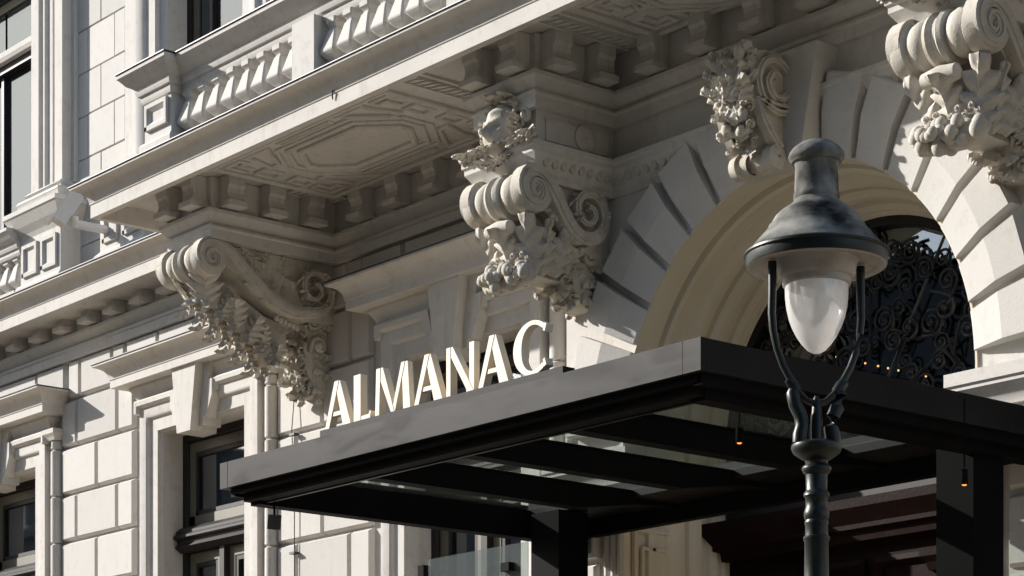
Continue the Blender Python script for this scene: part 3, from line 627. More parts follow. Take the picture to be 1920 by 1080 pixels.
def left_console():
    xc = -7.91
    band = [(-1.55, 8.585), (-1.42, 8.54), (-1.22, 8.36), (-0.98, 8.16), (-0.75, 8.04), (-0.52, 7.985)]
    body = [(-1.70, 8.30), (-1.70, 8.60), (0.1, 8.62), (0.1, 7.98), (-0.35, 7.96), (-0.52, 7.975), (-0.75, 8.03), (-1.0, 8.14), (-1.25, 8.30), (-1.45, 8.42), (-1.6, 8.28)]
    C, d, nrm, L, st = console(xc, 0.0, (-1.64, 8.42), 0.195, (-0.30, 8.30), 0.29, band, 8.62, body, True)
    # slim belly under the S that carries one long lobed leaf
    MB().prism([(-1.52, 8.22), (-1.3, 8.24), (-0.8, 7.98), (-0.5, 7.9), (-0.5, 7.6), (-0.75, 7.55), (-1.1, 7.78), (-1.45, 8.0)], 'x', xc - .13, xc + .13).build('console_belly', M_CARVE, C)
    for r in range(6):
        t = r / 5; y = -1.60 + 0.84 * t; z = 8.02 - 0.50 * t
        for s in (-1, 1):
            lf(C, (xc + s * 0.15, y + .06, z - .04), (s * 0.42, (-.35, .35, -.1, .5, .1, .4)[r], 1), (s, -0.75, 0), ((.46, .38, .44, .34, .38, .30)[r], (.40, .30, .38, .28, .30, .24)[r], 0.3), (3, 2, 0)[r % 3])
            lf(C, (xc + s * 0.13, y, z + .02), (s * 0.5, 0.35, -0.9), (s * .6, -1, -.2), (0.24, 0.22, 0.25), 1)
        lf(C, (xc, y - .02, z + .03), (0, 0.5, -0.85), (0, -0.85, -0.5), (0.30, 0.27, 0.3), 0)
    lf(C, (xc, -1.60, 8.26), (0, 0.15, -1), (0, -1, -0.1), (0.42, 0.30, .4), 0)
    MB().ball((xc, -0.72, 7.60), 0.15, 14, 10, (1.1, .95, 1.15)).build('console_bulb', M_CARVE, C, 80)
    fan(C, (xc, -0.80, 7.66), (0, 0.3, -1), (0, -1, -.2), 5, 75, .27, 0.9)
    for s in (-1, 1): lf(C, (xc + s * .12, -.72, 7.70), (s * .3, 0.2, -1), (s, -.2, 0), (.26, .28, .3), 3)
    for i in range(6):
        for s in (-1, 1): fr(C, (xc + s * .30, -0.74 + .055 * i, 7.93 - .012 * i), .032)
    # bracket hanging against the wall
    MB().prism([(0.05, 8.15), (-0.22, 8.12), (-0.30, 7.95), (-0.24, 7.8), (-0.34, 7.62), (-0.26, 7.42), (-0.12, 7.22), (0.05, 7.2)], 'x', xc - .20, xc + .20).build('console_drop', M_CARVE, C)
    for k, (z, yy, L, sp) in enumerate(((8.08, -0.27, .30, 55), (7.76, -0.34, .32, 60), (7.56, -0.33, .34, 48), (7.42, -0.24, .30, 34))):
        fan(C, (xc, yy, z), (0, 0.05, -1), (0, -1, -.1), 5, sp, L, 0.9)
        for s in (-1, 1): fan(C, (xc + s * (.22 - .02 * k), yy * .5, z), (0, .1, -1), (s, -.3, 0), 3, 32, L * .95, 0.9)
    for s in (-1, 1):
        cu(C, (xc + s * 0.26, -0.15, 7.72), (0, 0.2, 1), (s, -0.2, 0), (.19, .19, .22), 1)
        cu(C, (xc + s * 0.23, -0.20, 7.98), (0, -0.2, -1), (s, -0.2, 0), (.15, .15, .2), 0)
    for i in range(9): fr(C, (xc + random.uniform(-.14, .14), -0.38 + random.uniform(-.03, .04), 7.72 + random.uniform(-.07, .06)), random.uniform(.03, .048))
left_console()

def mid_console(xc):
    yw = PY
    band = [(-1.56, 8.07), (-1.49, 8.00), (-1.38, 7.86), (-1.28, 7.70), (-1.19, 7.60), (-1.11, 7.555)]
    body = [(-1.70, 7.80), (-1.70, 8.06), (-0.5, 8.09), (-0.5, 7.3), (-0.75, 7.38), (-1.0, 7.50), (-1.2, 7.56), (-1.38, 7.72), (-1.5, 7.84), (-1.6, 7.76)]
    C, d, nrm, L, st = console(xc, yw, (-1.64, 7.89), 0.20, (-1.01, 7.80), 0.27, band, 8.07, body, False)
    MB().prism([(-1.50, 7.74), (-1.35, 7.72), (-1.15, 7.52), (-0.8, 7.45), (-0.7, 7.2), (-1.2, 7.2), (-1.5, 7.22)], 'x', xc - .15, xc + .15).build('console_belly', M_CARVE, C)
    # broad leaf under the roll with a rolled top
    MB().lathe((xc, -1.72, 7.60), [(0.03, -.17), (0.06, -.155), (0.07, -.07), (0.08, 0), (0.07, .07), (0.06, .155), (0.03, .17)], 'x', 14).build('leaf_roll', M_CARVE, C, 50)
    # one cup of tall leaves rising from the swag to the roll
    lf(C, (xc, -1.58, 7.18), (0, -.26, 1), (0, -1, -.26), (0.44, 0.52, .36), 0)
    for s in (-1, 1):
        lf(C, (xc + s * .20, -1.56, 7.18), (s * .22, -.16, 1), (s * .55, -1, -.2), (.40, .50, .36), 3)
        lf(C, (xc + s * .24, -1.44, 7.18), (s * .22, 0.02, 1), (s, -.35, 0), (.46, .50, .32), 2)
        lf(C, (xc + s * .24, -1.28, 7.20), (s * .25, 0.16, 1), (s, -.1, 0), (.40, .40, .32), 3)
        lf(C, (xc + s * .22, -1.12, 7.24), (s * .25, 0.25, 1), (s, .1, 0), (.32, .30, .3), 0)
        for k in range(5): cu(C, (xc + s * (.05 + .055 * k), -1.66 + .01 * k, 7.30 + .05 * (k % 2)), (s * .3, 0, 1), (0, -1, 0), (s * .05, .06, .1), k % 2)
    for i in range(46):                                             # fruit swag
        a = random.uniform(0, 2 * PI); r = math.sqrt(random.random())
        fr(C, (xc + 0.34 * r * math.cos(a), -1.66 - .10 * (1 - r) + random.uniform(-.06, .10), 7.17 + 0.09 * r * math.sin(a)), random.uniform(.038, .06))
    MB().lathe((xc, -1.60, 7.17), [(0.02, -.34), (.07, -.28), (.10, -.1), (.105, .1), (.07, .28), (.02, .34)], 'x', 12).build('fruit_swag', M_CARVE, C, 60)
    MB().prism([(-0.6, 7.5), (-1.0, 7.5), (-1.12, 7.3), (-0.95, 7.12), (-0.75, 7.02), (-0.6, 7.02)], 'x', xc - .18, xc + .18).build('console_drop', M_CARVE, C)
    for k, (z, yy, L, sp) in enumerate(((7.52, -1.10, .34, 60), (7.36, -1.10, .32, 48), (7.24, -0.96, .26, 36))):
        fan(C, (xc, yy, z), (0, 0.1, -1), (0, -1, -.1), 5, sp, L, 0.95)
        for s in (-1, 1): fan(C, (xc + s * (.21 - .02 * k), yy + .2, z), (0, .15, -1), (s, -.3, 0), 3, 36, L * .95, 0.95)
    for s in (-1, 1): cu(C, (xc + s * 0.25, -0.86, 7.46), (0, -.2, -1), (s, -0.2, 0), (.16, .16, .2), 1)
    for i in range(8): fr(C, (xc + random.uniform(-.2, .2), -1.17 + random.uniform(-.04, .06), 7.36 + random.uniform(-.08, .08)), random.uniform(.035, .055))
    # block with carved mask above the roll
    B = MB().box(xc - CW + .02, xc + CW - .02, YA + .02, 0.0, 8.05, 8.63).build('console_block', M_STONE, P)
    CORN = [(-0.1, 7.99), (0.02, 7.99), (0.03, 8.03), (0.05, 8.05), (0.06, 8.10), (0.10, 8.16), (0.13, 8.20), (0.13, 8.245), (0.15, 8.26), (0.15, 8.295), (-0.1, 8.31)]
    sgn = 1 if xc < 0 else -1
    pth = [(xc - CW + .02, -0.0 if xc < 0 else PY), (xc - CW + .02, YA + .02), (xc + CW - .02, YA + .02), (xc + CW - .02, PY if xc < 0 else 0.0)]
    MB().sweep(pth, CORN).build('block_cornice', M_STONE, B, 30)
    for s in (-1, 1):
        X = xc + s * (CW - .02)
        MB().prism([(-1.50, 8.36), (-0.75, 8.36), (-0.75, 8.56), (-1.50, 8.56)], 'x', X, X + s * 0.02).build('block_panel', M_STONE, B)
        MB().lathe((X, -1.05, 8.46), [(0.02, 0), (0.12, 0), (0.12, s * .04), (0.07, s * .055), (0.01, s * .05)], 'x', 18, caps=False).build('block_roundel', M_STONE, B, 40)
        for i in range(9): 
            o = link('egg', FRUIT, None, B); o.matrix_local = Matrix.Translation((X + s * 0.085, -1.56 + i * 0.105, 8.14)) @ Matrix.Diagonal((.03, .036, .048, 1))
    mask(xc, YA + .02, 8.47, B)

def mask(xc, y, z, par):
    """Carved head with a mane, framed by scrolls."""
    n, m = 22, 26; vs = []; fs = []
    def G(u, v, a, b, s, t=None): return math.exp(-((u - a) / s) ** 2 - ((v - b) / (t or s)) ** 2)
    W, Hh = 0.20, 0.27
    for j in range(m + 1):
        v = -1 + 2 * j / m
        for i in range(n + 1):
            u = -1 + 2 * i / n
            r2 = u * u + v * v; base = max(0.0, 1 - min(1.0, r2)) ** 0.5 * 0.17
            h = base + 0.07 * G(u, v, 0, -0.05, 0.16, 0.30) + 0.045 * G(u, v, 0, -0.16, 0.24, 0.12) + 0.035 * (G(u, v, -.36, .27, .24, .10) + G(u, v, .36, .27, .24, .10))
            h -= 0.045 * (G(u, v, -.34, .10, .15, .09) + G(u, v, .34, .10, .15, .09)); h += 0.022 * (G(u, v, -.33, .09, .08, .06) + G(u, v, .33, .09, .08, .06))
            h -= 0.03 * G(u, v, 0, -.40, .26, .05); h += 0.03 * G(u, v, 0, -.50, .2, .07) + 0.025 * (G(u, v, -.45, -.15, .2) + G(u, v, .45, -.15, .2)) + 0.03 * G(u, v, 0, .62, .35, .12)
            vs.append((xc + u * W, y - 0.02 - h * (1 if r2 < 1.3 else .3), z + v * Hh))
    for j in range(m):
        for i in range(n): a = j * (n + 1) + i; fs.append((a, a + 1, a + n + 2, a + n + 1))
    vs = [(p[0], p[1] - .05, p[2]) for p in vs]; K = MB().add(vs, fs).build('carved_mask', M_CARVE, par, 70)
    for k in range(22):                                             # mane and beard locks
        a = 2 * PI * k / 22
        p = (xc + 0.165 * math.cos(a), y - 0.06, z + 0.205 * math.sin(a))
        o = lf(par, p, (math.cos(a), -0.25, math.sin(a) - 0.25), (0.2 * math.cos(a), -1, 0), (0.16, random.uniform(.10, .15), .25), name='mane_lock')
    for k in range(9):
        o = lf(par, (xc + (k - 4) * 0.035, y - 0.15, z - 0.18), ((k - 4) * .07, -0.3, -1), (0, -1, 0.1), (0.12, random.uniform(.12, .19), .25), name='beard_lock')
    for k in range(12):
        a = 2 * PI * (k + .5) / 12
        cu(par, (xc + .185 * math.cos(a), y - .11, z + .225 * math.sin(a)), (math.cos(a + .8), -.1, math.sin(a + .8)), (0.3 * math.cos(a), -1, 0), (.062 * (1 if k % 2 else -1), .062, .12), k % 2)
    for s in (-1, 1):                                               # framing scrolls
        cu(par, (xc + s * 0.30, y - 0.05, z + 0.10), (0, 0, 1), (0, -1, 0), (s * 0.12, .15, .2), 1)
        cu(par, (xc + s * 0.27, y - 0.07, z - 0.13), (0, 0, -1), (0, -1, 0), (s * 0.11, .14, .2), 0)
        cu(par, (xc + s * 0.16, y - 0.08, z + 0.25), (s, 0, .5), (0, -1, 0), (.10, .10, .2), 1)
    for k in range(3): lf(par, (xc + (k - 1) * 0.07, y - 0.06, z + 0.19), ((k - 1) * .4, -0.2, 1), (0, -1, 0.2), (.28, .20, .35))
    for k in range(13):                                             # leafy edge along the ledge
        x = xc - 0.50 + k / 12 * 1.0
        lf(par, (x, y - 0.12, 8.29), (random.uniform(-.4, .4), -0.6, random.uniform(.3, 1)), (0, -1, .6), (.22, .13, .35), name='ledge_leaf')
        fr(par, (x + .02, y - 0.15, 8.31 + random.uniform(0, .04)), random.uniform(.028, .045))

mid_console(-2.55)
mid_console(2.55)

# ------------------------------------------------------------------ portal with arch
def arc(r, a0, a1, n): return [(r * math.sin(a0 + (a1 - a0) * i / n), AZ + r * math.cos(a0 + (a1 - a0) * i / n)) for i in range(n + 1)]
mb = MB()
N = 40; A = arc(AR + 0.012, -PI / 2, PI / 2, N)
def outer(p):
    dx, dz = p[0], p[1] - AZ; k = min(PX / abs(dx) if abs(dx) > 1e-6 else 9e9, (8.62 - AZ) / dz if dz > 1e-6 else 9e9); return (dx * k, AZ + dz * k)
yf, yb = PY, 0.5
for i in range(N):
    a, b = A[i], A[i + 1]; c, d = outer(b), outer(a)
    if abs(c[0]) != abs(d[0]) and abs(abs(d[0]) - PX) < 1e-6 and abs(c[1] - 8.62) < 1e-6: c2 = (math.copysign(PX, d[0]), 8.62); poly = [a, b, c, c2, d]
    elif abs(abs(c[0]) - PX) < 1e-6 and abs(d[1] - 8.62) < 1e-6 and abs(d[0]) < PX - 1e-6: c2 = (math.copysign(PX, c[0]), 8.62); poly = [a, b, c, c2, d]
    else: poly = [a, b, c, d]
    n = len(poly); mb.add([(p[0], yf, p[1]) for p in poly], [tuple(range(n))])
mb.build('portal_wall', M_STONE, P)
for s in (-1, 1):
    a, b = sorted((s * (AR + 0.012), s * PX)); MB().box(a, b, PY, 0.5, 0, AZ).build('portal_pier', M_STONE, P)
    a, b = sorted((s * (PX - .03), s * PX)); MB().box(a, b, PY + .002, 0.5, AZ, 8.62).build('portal_flank', M_STONE, P)
# string course either side of the arch at the level of the console blocks
STR = [(-0.05, 7.99), (0.02, 7.99), (0.03, 8.03), (0.05, 8.05), (0.06, 8.10), (0.10, 8.16), (0.13, 8.20), (0.13, 8.245), (0.15, 8.26), (0.15, 8.295), (-0.05, 8.31)]
for a, b in ((-2.2, -0.5), (0.5, 2.2)):
    st = MB().sweep([(a, PY), (b, PY)], STR).build('string_course', M_STONE, P, 30)
    for i in range(14):
        o = link('egg', FRUIT, None, st); o.matrix_local = Matrix.Translation((a + .08 + i * 0.117, PY - 0.085, 8.14)) @ Matrix.Diagonal((.038, .03, .048, 1))
# voussoirs
def voussoir(a0, a1, ro):
    g = R(1.1); a0 += g; a1 -= g; mb = MB(); rg = []
    for k in range(5):
        a = a0 + (a1 - a0) * k / 4
        ch = math.cos((a1 - a0) / 2) / math.cos(a - (a0 + a1) / 2)       # straight outer end
        pr = [(AR, PY - 0.03), (AR + .02, PY - 0.05), (2.38, PY - 0.135), (ro * ch / math.cos((a1 - a0) / 2) - .02, PY - 0.14), (ro * ch / math.cos((a1 - a0) / 2), PY - 0.12), (ro * ch / math.cos((a1 - a0) / 2), PY + .03), (AR, PY + .03)]
        rg.append([(r * math.sin(a), y, AZ + r * math.cos(a)) for r, y in pr])
    return mb.rings(rg).build('voussoir', M_BLOCK, P)
ks = [11.5, 22.5, 33.5, 44.5, 55.5, 66.5, 77.5, 88.5]
for i in range(7):
    for s in (-1, 1):
        a, b = sorted((R(s * ks[i]), R(s * ks[i + 1]))); voussoir(a, b, 2.70)
# archivolt reveal stepping back to the fanlight
apath = [(-1, 0)]
AP = [(-AR, 3.0)] + arc(AR, -PI / 2, PI / 2, 48) + [(AR, 3.0)]
REV = [(0.02, PY - 0.02), (0.0, PY - 0.02), (-0.005, -0.46), (0.03, -0.455), (0.03, -0.41), (-0.03, -0.40), (-0.055, -0.37), (-0.055, -0.33), (-0.03, -0.31), (-0.03, -0.20), (-0.06, -0.185), (-0.09, -0.15), (-0.115, -0.09), (-0.115, -0.05), (-0.07, -0.035), (-0.07, 0.02), (-0.12, 0.03), (-0.17, 0.08), (-0.18, 0.13), (-0.15, 0.14), (-0.15, 0.22), (-0.20, 0.23), (-0.235, 0.28), (-0.235, 0.33), (-0.27, 0.34), (-0.28, 0.44), (0.04, 0.44), (0.06, -0.46)]
MB().sweepv(AP, REV).build('archivolt', M_ARCHIV, P, 30)
# jamb panels under the canopy
for s in (-1, 1):
    X = s * (AR - 0.02)
    for z0, z1 in ((3.2, 4.80),):
        mb = MB()
        for (y0, y1, a, b, t) in ((-0.60, -0.565, z0, z1 + .13, .04), (0.0, 0.035, z0, z1 + .13, .04), (-0.60, 0.035, z1 + .131, z1 + .165, .045), (-0.50, -0.475, z0, z1 - .03, .03), (-0.09, -0.065, z0, z1 - .03, .03), (-0.50, -0.065, z1 - .029, z1, .035)):
            xx = sorted((X, X - s * t)); mb.box(xx[0], xx[1], y0, y1, a, b)
        mb.build('jamb_panel', M_ARCHIV, P)
# impost mouldings
IMP = [(-0.05, 5.28), (0.02, 5.28), (0.02, 5.36), (0.05, 5.37), (0.06, 5.43), (0.10, 5.48), (0.15, 5.52), (0.15, 5.55), (0.17, 5.56), (0.17, 5.66), (-0.05, 5.69)]
for s in (-1, 1):
    pth = [(-PX, -0.05), (-PX, PY), (-AR + .02, PY), (-AR + .02, -0.35)] if s < 0 else [(AR - .02, -0.35), (AR - .02, PY), (PX, PY), (PX, -0.05)]
    MB().sweep(pth, IMP).build('impost', M_STONE, P, 30)
    # pier edge rolls and plain courses
    for zc in (2.6, 3.2, 3.8, 4.4, 5.0):
        a, b = sorted((s * (AR + .32), s * PX)); MB().block(a + .02, b - .02, zc - .3 + .015, zc + .28 - .015, PY - 0.06, PY + .02, .025, .04).build('pier_block', M_BLOCK, P)
    for q in (0.04, 0.13, 0.22):
        MB().lathe((s * (AR + q), PY - .01, 0), [(0.035, 2), (0.035, 5.28)], n=10).build('pier_roll', M_STONE, P, 50)
# blocks of the pier above the impost
for s in (-1, 1):
    a, b = sorted((s * 2.30, s * PX))
    for z0, z1 in ((5.70, 6.28),): MB().block(a + .02 + (.44 if s > 0 else 0), b - .01 - (.44 if s < 0 else 0), z0, z1, PY - 0.05, PY + .02, .02, .03).build('pier_block', M_BLOCK, P)
    for k in range(4): MB().box(s * 2.70 - .1, s * 2.70 + .1, PY - .055 - .015 * (k % 2), PY + .01, 6.34 + .05 * k, 6.38 + .05 * k).build('pier_bracket', M_STONE, P)
# keystone
K = MB().prism([(-0.40, 7.72), (0.40, 7.72), (0.58, 8.615), (-0.58, 8.615)], 'y', PY - 0.26, PY + .02).build('portal_keystone', M_BLOCK, P)
kc = MB()
ky = PY - 0.26
prof = [(ky, 8.60)]
prof += [(ky - 0.20 + 0.24 * math.cos(t), 8.33 + 0.26 * math.sin(t)) for t in [PI / 2 + i * PI / 8 for i in range(0, 9)]]
prof += [(ky - 0.22, 8.0), (ky - 0.12, 7.85), (ky - 0.16, 7.74), (ky - 0.10, 7.66), (ky, 7.64)]
kc.prism(prof, 'x', -0.20, 0.20); kc.build('keystone_scroll', M_CARVE, K)
kd = spiral((ky - 0.11, 8.33), 0.04, 0.25, R(60), 1.7)
kd += [(ky - 0.33, 8.14), (ky - 0.25, 8.0), (ky - 0.15, 7.88), (ky - .06, 7.80)]
for s in (-1, 1):
    a, b = sorted((s * 0.17, s * 0.25)); ribbon(MB(), kd, lambda t: 0.034, a, b).build('keystone_band', M_CARVE, K, 40)
    a, b = sorted((s * 0.17, s * 0.27)); ribbon(MB(), kd, lambda t: 0.013, a, b).build('keystone_band', M_CARVE, K, 40)
    MB().lathe((0, ky - 0.10, 7.72), [(0.01, s * .26), (0.06, s * .26), (0.10, s * .24), (0.11, s * .16), (0.085, s * .14), (0.085, s * .05)], 'x', 20, caps=False).build('keystone_roll', M_CARVE, K, 40)
for k, (z, yy, L, dz) in enumerate(((8.36, ky - .37, .26, 1), (8.30, ky - .42, .24, 1), (8.20, ky - .40, .26, -1), (8.06, ky - .34, .26, -1), (7.93, ky - .26, .22, -1))):
    fan(K, (0, yy, z), (0, -0.1, dz), (0, -1, .1), 5, 52, L, 0.85)
for s in (-1, 1):
    lf(K, (s * .10, ky - .36, 8.42), (s * .5, -.2, 1), (s * .4, -1, 0), (.22, .22, .25), 3)
    lf(K, (s * 0.08, ky - 0.42, 8.10), (s * .55, -.1, .75), (s * .3, -1, 0), (.22, .26, .25), 3)
    cu(K, (s * 0.11, ky - 0.38, 7.92), (0, 0, -1), (s * .3, -1, 0), (s * .10, .11, .2), 1)
fan(K, (0, ky - .43, 8.22), (0, -.05, 1), (0, -1, .05), 7, 66, .36, 0.62, (2, 3, 0))
fan(K, (0, ky - .47, 8.16), (0, -.08, 1), (0, -1, .1), 5, 50, .24, 0.7, (0, 3, 1))
for s in (-1, 1):
    for k in range(4): cu(K, (s * (.20 - .02 * k), ky - .40 + .03 * k, 8.36 - .13 * k), (s * .8, 0, .6), (s * .5, -1, 0), (s * .075, .08, .15), k % 2)
for i in range(7): fr(K, (random.uniform(-.13, .13), ky - .40, 7.97 + random.uniform(-.09, .09)), random.uniform(.03, .05))

# fanlight: frame, panes and scrolling ironwork
F = MB().sweepv([(-1.74, 5.0)] + arc(1.76, -PI / 2, PI / 2, 40) + [(1.74, 5.0)], [(0.02, 0.36), (0.02, 0.48), (-0.08, 0.48), (-0.08, 0.36)]).build('fanlight', M_FRAME, P)
pv = [(-1.72, 4.9)] + arc(1.72, -PI / 2, PI / 2, 40) + [(1.72, 4.9)]
MB().prism(pv, 'y', 0.44, 0.448).build('pane', M_PANE, F)
MB().box(-1.74, 1.74, 0.34, 0.46, 5.06, 5.2).build('transom', M_FRAME, F)
vs = [(-2.4, 0.62, 5.07), (2.4, 0.62, 5.07), (2.4, 6, 5.07), (-2.4, 6, 5.07), (-2.4, 0.62, 8.2), (2.4, 0.62, 8.2), (2.4, 6, 8.2), (-2.4, 6, 8.2)]
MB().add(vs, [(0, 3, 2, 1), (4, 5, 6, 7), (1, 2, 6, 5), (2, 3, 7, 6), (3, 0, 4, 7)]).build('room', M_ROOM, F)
def iron_mesh(turns, r0, r1, tail):
    pts = [(-r0 * .2, 0, -tail), (-r0 * .7, 0, -tail * .5)]; n = 26
    for i in range(n + 1):
        t = i / n; a = PI - t * turns * 2 * PI; r = r0 + (r1 - r0) * t; pts.append((r * math.cos(a), 0, r * math.sin(a)))
    mb = MB().tube(pts, [0.075 - 0.03 * i / len(pts) for i in range(len(pts))], 5); mb.ball((0, 0, 0), r1 * 1.1, 6, 5); me = mb.mesh('iron_scroll', 60); me.materials.append(M_IRON); return me
IM = [iron_mesh(1.5, .5, .12, 1.2), iron_mesh(1.1, .45, .15, .9), iron_mesh(2.0, .55, .1, .6)]
cnt = 0
for ring, (rr, k) in enumerate(((0.35, 7), (0.68, 12), (1.0, 17), (1.32, 22), (1.58, 27))):
    for i in range(k):
        a = -PI / 2 + PI * (i + 0.5) / k
        o = link('iron_scroll', IM[(i + ring) % 3], None, F)
        s = random.uniform(.12, .25)
        a += random.uniform(-.05, .05); rr_ = rr + random.uniform(-.1, .1); o.matrix_local = Matrix.Translation((rr_ * math.sin(a), 0.37 + random.uniform(-.02, .01), AZ - .05 + rr_ * math.cos(a))) @ Matrix.Rotation(random.uniform(0, 6.28), 4, 'Y') @ Matrix.Diagonal((s * random.choice((-1, 1)), s, s, 1))
for i in range(7):
    a = -PI / 2 + PI * i / 6; MB().tube([(0.2 * math.sin(a), 0.38, AZ + .2 * math.cos(a)), (1.7 * math.sin(a), 0.38, AZ + 1.7 * math.cos(a))], 0.014, 6).build('iron_bar', M_IRON, F)
for i in range(14):
    x = -1.6 + 3.2 * i / 13; o = link('iron_scroll', IM[i % 3], None, F); o.matrix_local = Matrix.Translation((x, 0.37, 5.45 + .12 * (i % 2))) @ Matrix.Rotation(random.uniform(-1, 1), 4, 'Y') @ Matrix.Diagonal((.2, .2, .2, 1))

# carved door below the canopy
D = MB().box(-1.8, 1.8, 0.40, 0.5, 0.1, 5.06).build('door', M_DOOR, P)
MB().sweep([(-1.72, 0.42), (-1.72, 0.30), (1.72, 0.30), (1.72, 0.42)], [(-.05, 4.70), (0.02, 4.70), (0.03, 4.78), (0.08, 4.80), (0.08, 4.84), (0.12, 4.90), (0.17, 4.97), (0.17, 5.05), (-.05, 5.065)]).build('door_cornice', M_DOOR, D)
for xa, xb in ((-1.6, -0.95), (-0.8, -0.05), (0.05, 0.8), (0.95, 1.6)):
    for z0, z1 in ((0.4, 2.2), (2.35, 3.4), (3.5, 4.55)):
        MB().sweepv([(xa, z0), (xa, z1), (xb, z1), (xb, z0), (xa, z0 + .001)], [(0, 0.41), (0, 0.36), (-.05, 0.34), (-.09, 0.385), (-.09, 0.41)]).build('door_panel', M_DOOR, D)
for s in (-1, 1):
    xx = s * 0.88
    MB().box(xx - .09, xx + .09, 0.28, 0.41, 0.2, 4.35).build('door_pilaster', M_DOOR, D)
    MB().sweep([(xx - .1, 0.41), (xx - .1, .26), (xx + .1, .26), (xx + .1, .41)], [(-.03, 4.35), (0.01, 4.35), (0.03, 4.42), (0.07, 4.47), (0.07, 4.52), (-.03, 4.53)]).build('door_capital', M_DOOR, D)
    for i in range(6):
        o = link('door_scroll', CURL, None, D); o.matrix_local = frame((xx, 0.25, 4.2 - i * .24), (0, 0, 1 if i % 2 else -1), (0, -1, 0), (.13, .13, .16))
        if i == 0: CURL_D = None
        o.data = o.data.copy(); o.data.materials[0] = M_DOOR
# framed notice case and ledge on the pier left of the door
N1 = MB().sweepv([(-2.75, 4.72), (-2.75, 5.1), (-2.35, 5.1), (-2.35, 4.72), (-2.75, 4.721)], [(0, PY), (0, PY - .09), (-.04, PY - .09), (-.06, PY - .06), (-.06, PY)]).build('notice_frame', M_STONE, P)
MB().box(-2.70, -2.40, PY - .065, PY - .058, 4.76, 5.06).build('pane', M_PANE, N1)

# ------------------------------------------------------------------ canopy
CN = empty('entrance_canopy', 'black steel canopy with a glass roof over the arched portal, grey edge panel in front', 'canopy', (0, -1.2, 0.125))
def cpart(mb, name, m, par=CN, smooth=None):
    o = mb.build(name, m, None, smooth); o.parent = par
    if par is CN: o.matrix_parent_inverse = CN.matrix_basis.inverted()
    return o
CXW, CYF = 2.87, -4.48
bpy.context.view_layer.update()
ff = cpart(MB().box(-2.75, 2.70, CYF, CYF + 0.05, 5.0, 5.215), 'front_fascia', M_FASCIA)
cpart(MB().box(2.704, CXW, CYF, CYF + 0.05, 5.0, 5.215), 'fascia_end_piece', M_FASCIA)
cpart(MB().box(-CXW, -2.757, CYF, CYF + 0.05, 5.0, 5.215), 'fascia_end_piece', M_FASCIA)
for s in (-1, 1):
    a, b = sorted((s * CXW, s * (CXW - 0.05))); cpart(MB().box(a, b, CYF + 0.052, -0.72, 5.0, 5.213), 'side_fascia', M_FASCIA)
    a, b = sorted((s * (CXW - .06), s * (CXW - .14))); cpart(MB().box(a, b, CYF + .07, -0.75, 4.93, 5.19), 'side_rail', M_BLACK)
    a, b = sorted((s * (CXW - .16), s * (CXW - .30))); cpart(MB().box(a, b, CYF + .2, -0.8, 4.86, 5.115), 'edge_beam', M_BLACK)
cpart(MB().box(-2.78, 2.78, CYF + .055, CYF + .12, 4.95, 5.19), 'front_rail', M_BLACK)
cpart(MB().box(-2.70, 2.70, CYF + .125, CYF + .25, 4.885, 5.17), 'front_beam', M_BLACK)
cpart(MB().box(-2.66, 2.66, CYF + .255, CYF + .285, 4.875, 4.90), 'front_trim', M_FASCIA)
for x in (-1.28, -0.05, 1.17):
    bm_ = MB().prism([(CYF + .26, 4.91), (-1.9, 4.91), (-1.3, 5.0), (-0.8, 5.03), (-0.8, 5.10), (CYF + .26, 5.10)], 'x', x - 0.07, x + 0.07)
    cpart(bm_, 'roof_beam', M_BLACK)
    cpart(MB().box(x - .085, x + .085, CYF + .27, -0.85, 5.103, 5.118), 'glazing_bar', M_BLACK)
xs = [-2.68, -1.28, -0.05, 1.17, 2.68]
for a, b in zip(xs[:-1], xs[1:]): cpart(MB().box(a + .03, b - .03, CYF + .2, -1.35, 5.122, 5.134), 'glass_panel', M_ROOFG)
cpart(MB().box(-2.6, 2.6, -1.34, -0.74, 5.06, 5.19), 'rear_panel', M_FASCIA)
cpart(MB().box(-2.6, 2.6, -0.83, -0.73, 4.9, 5.05), 'rear_beam', M_BLACK)
for s in (-1, 1):
    cpart(MB().box(s * 2.24 - .19 if s < 0 else 2.28, s * 2.24 + .19 if s < 0 else 2.63, -1.45, -1.1, 0.125, 5.05), 'post', M_BLACK)
    for k in range(6): cpart(MB().lathe((s * 2.71 , CYF + .9 + .75 * k, 5.03), [(0.0, 0), (0.018, 0), (0.018, s * .03), (0.0, s * .035)], 'x', 8, caps=False), 'bolt', M_FASCIA)

# ------------------------------------------------------------------ sign
S = empty('hotel_sign', 'raised cream capital letters reading ALMANAC on a dark rail along the canopy edge', 'sign', (0, -4.4, 5.22))
bpy.context.view_layer.update()
def spart(mb, name, m):
    o = mb.build(name, m, None); o.parent = S; o.matrix_parent_inverse = S.matrix_basis.inverted(); return o
spart(MB().box(-1.50, 1.44, CYF + .06, CYF + .17, 5.219, 5.285), 'sign_rail', M_RAIL)
GA = [[(0, 0), (.115, 0), (.40, 1), (.28, 1)], [(.52, 0), (.74, 0), (.425, 1), (.28, 1)], [(.15, .26), (.60, .26), (.575, .35), (.18, .35)]]
GL = [[(0, 0), (.19, 0), (.19, 1), (0, 1)], [(.19, 0), (.44, 0), (.47, .17), (.44, .17), (.41, .11), (.19, .10)]]
GM = [[(0, 0), (.115, 0), (.15, 1), (.035, 1)], [(.035, 1), (.215, 1), (.55, 0), (.46, 0)], [(.46, 0), (.55, 0), (.84, 1), (.74, 1)], [(.79, 0), (.985, 0), (.91, 1), (.74, 1)]]
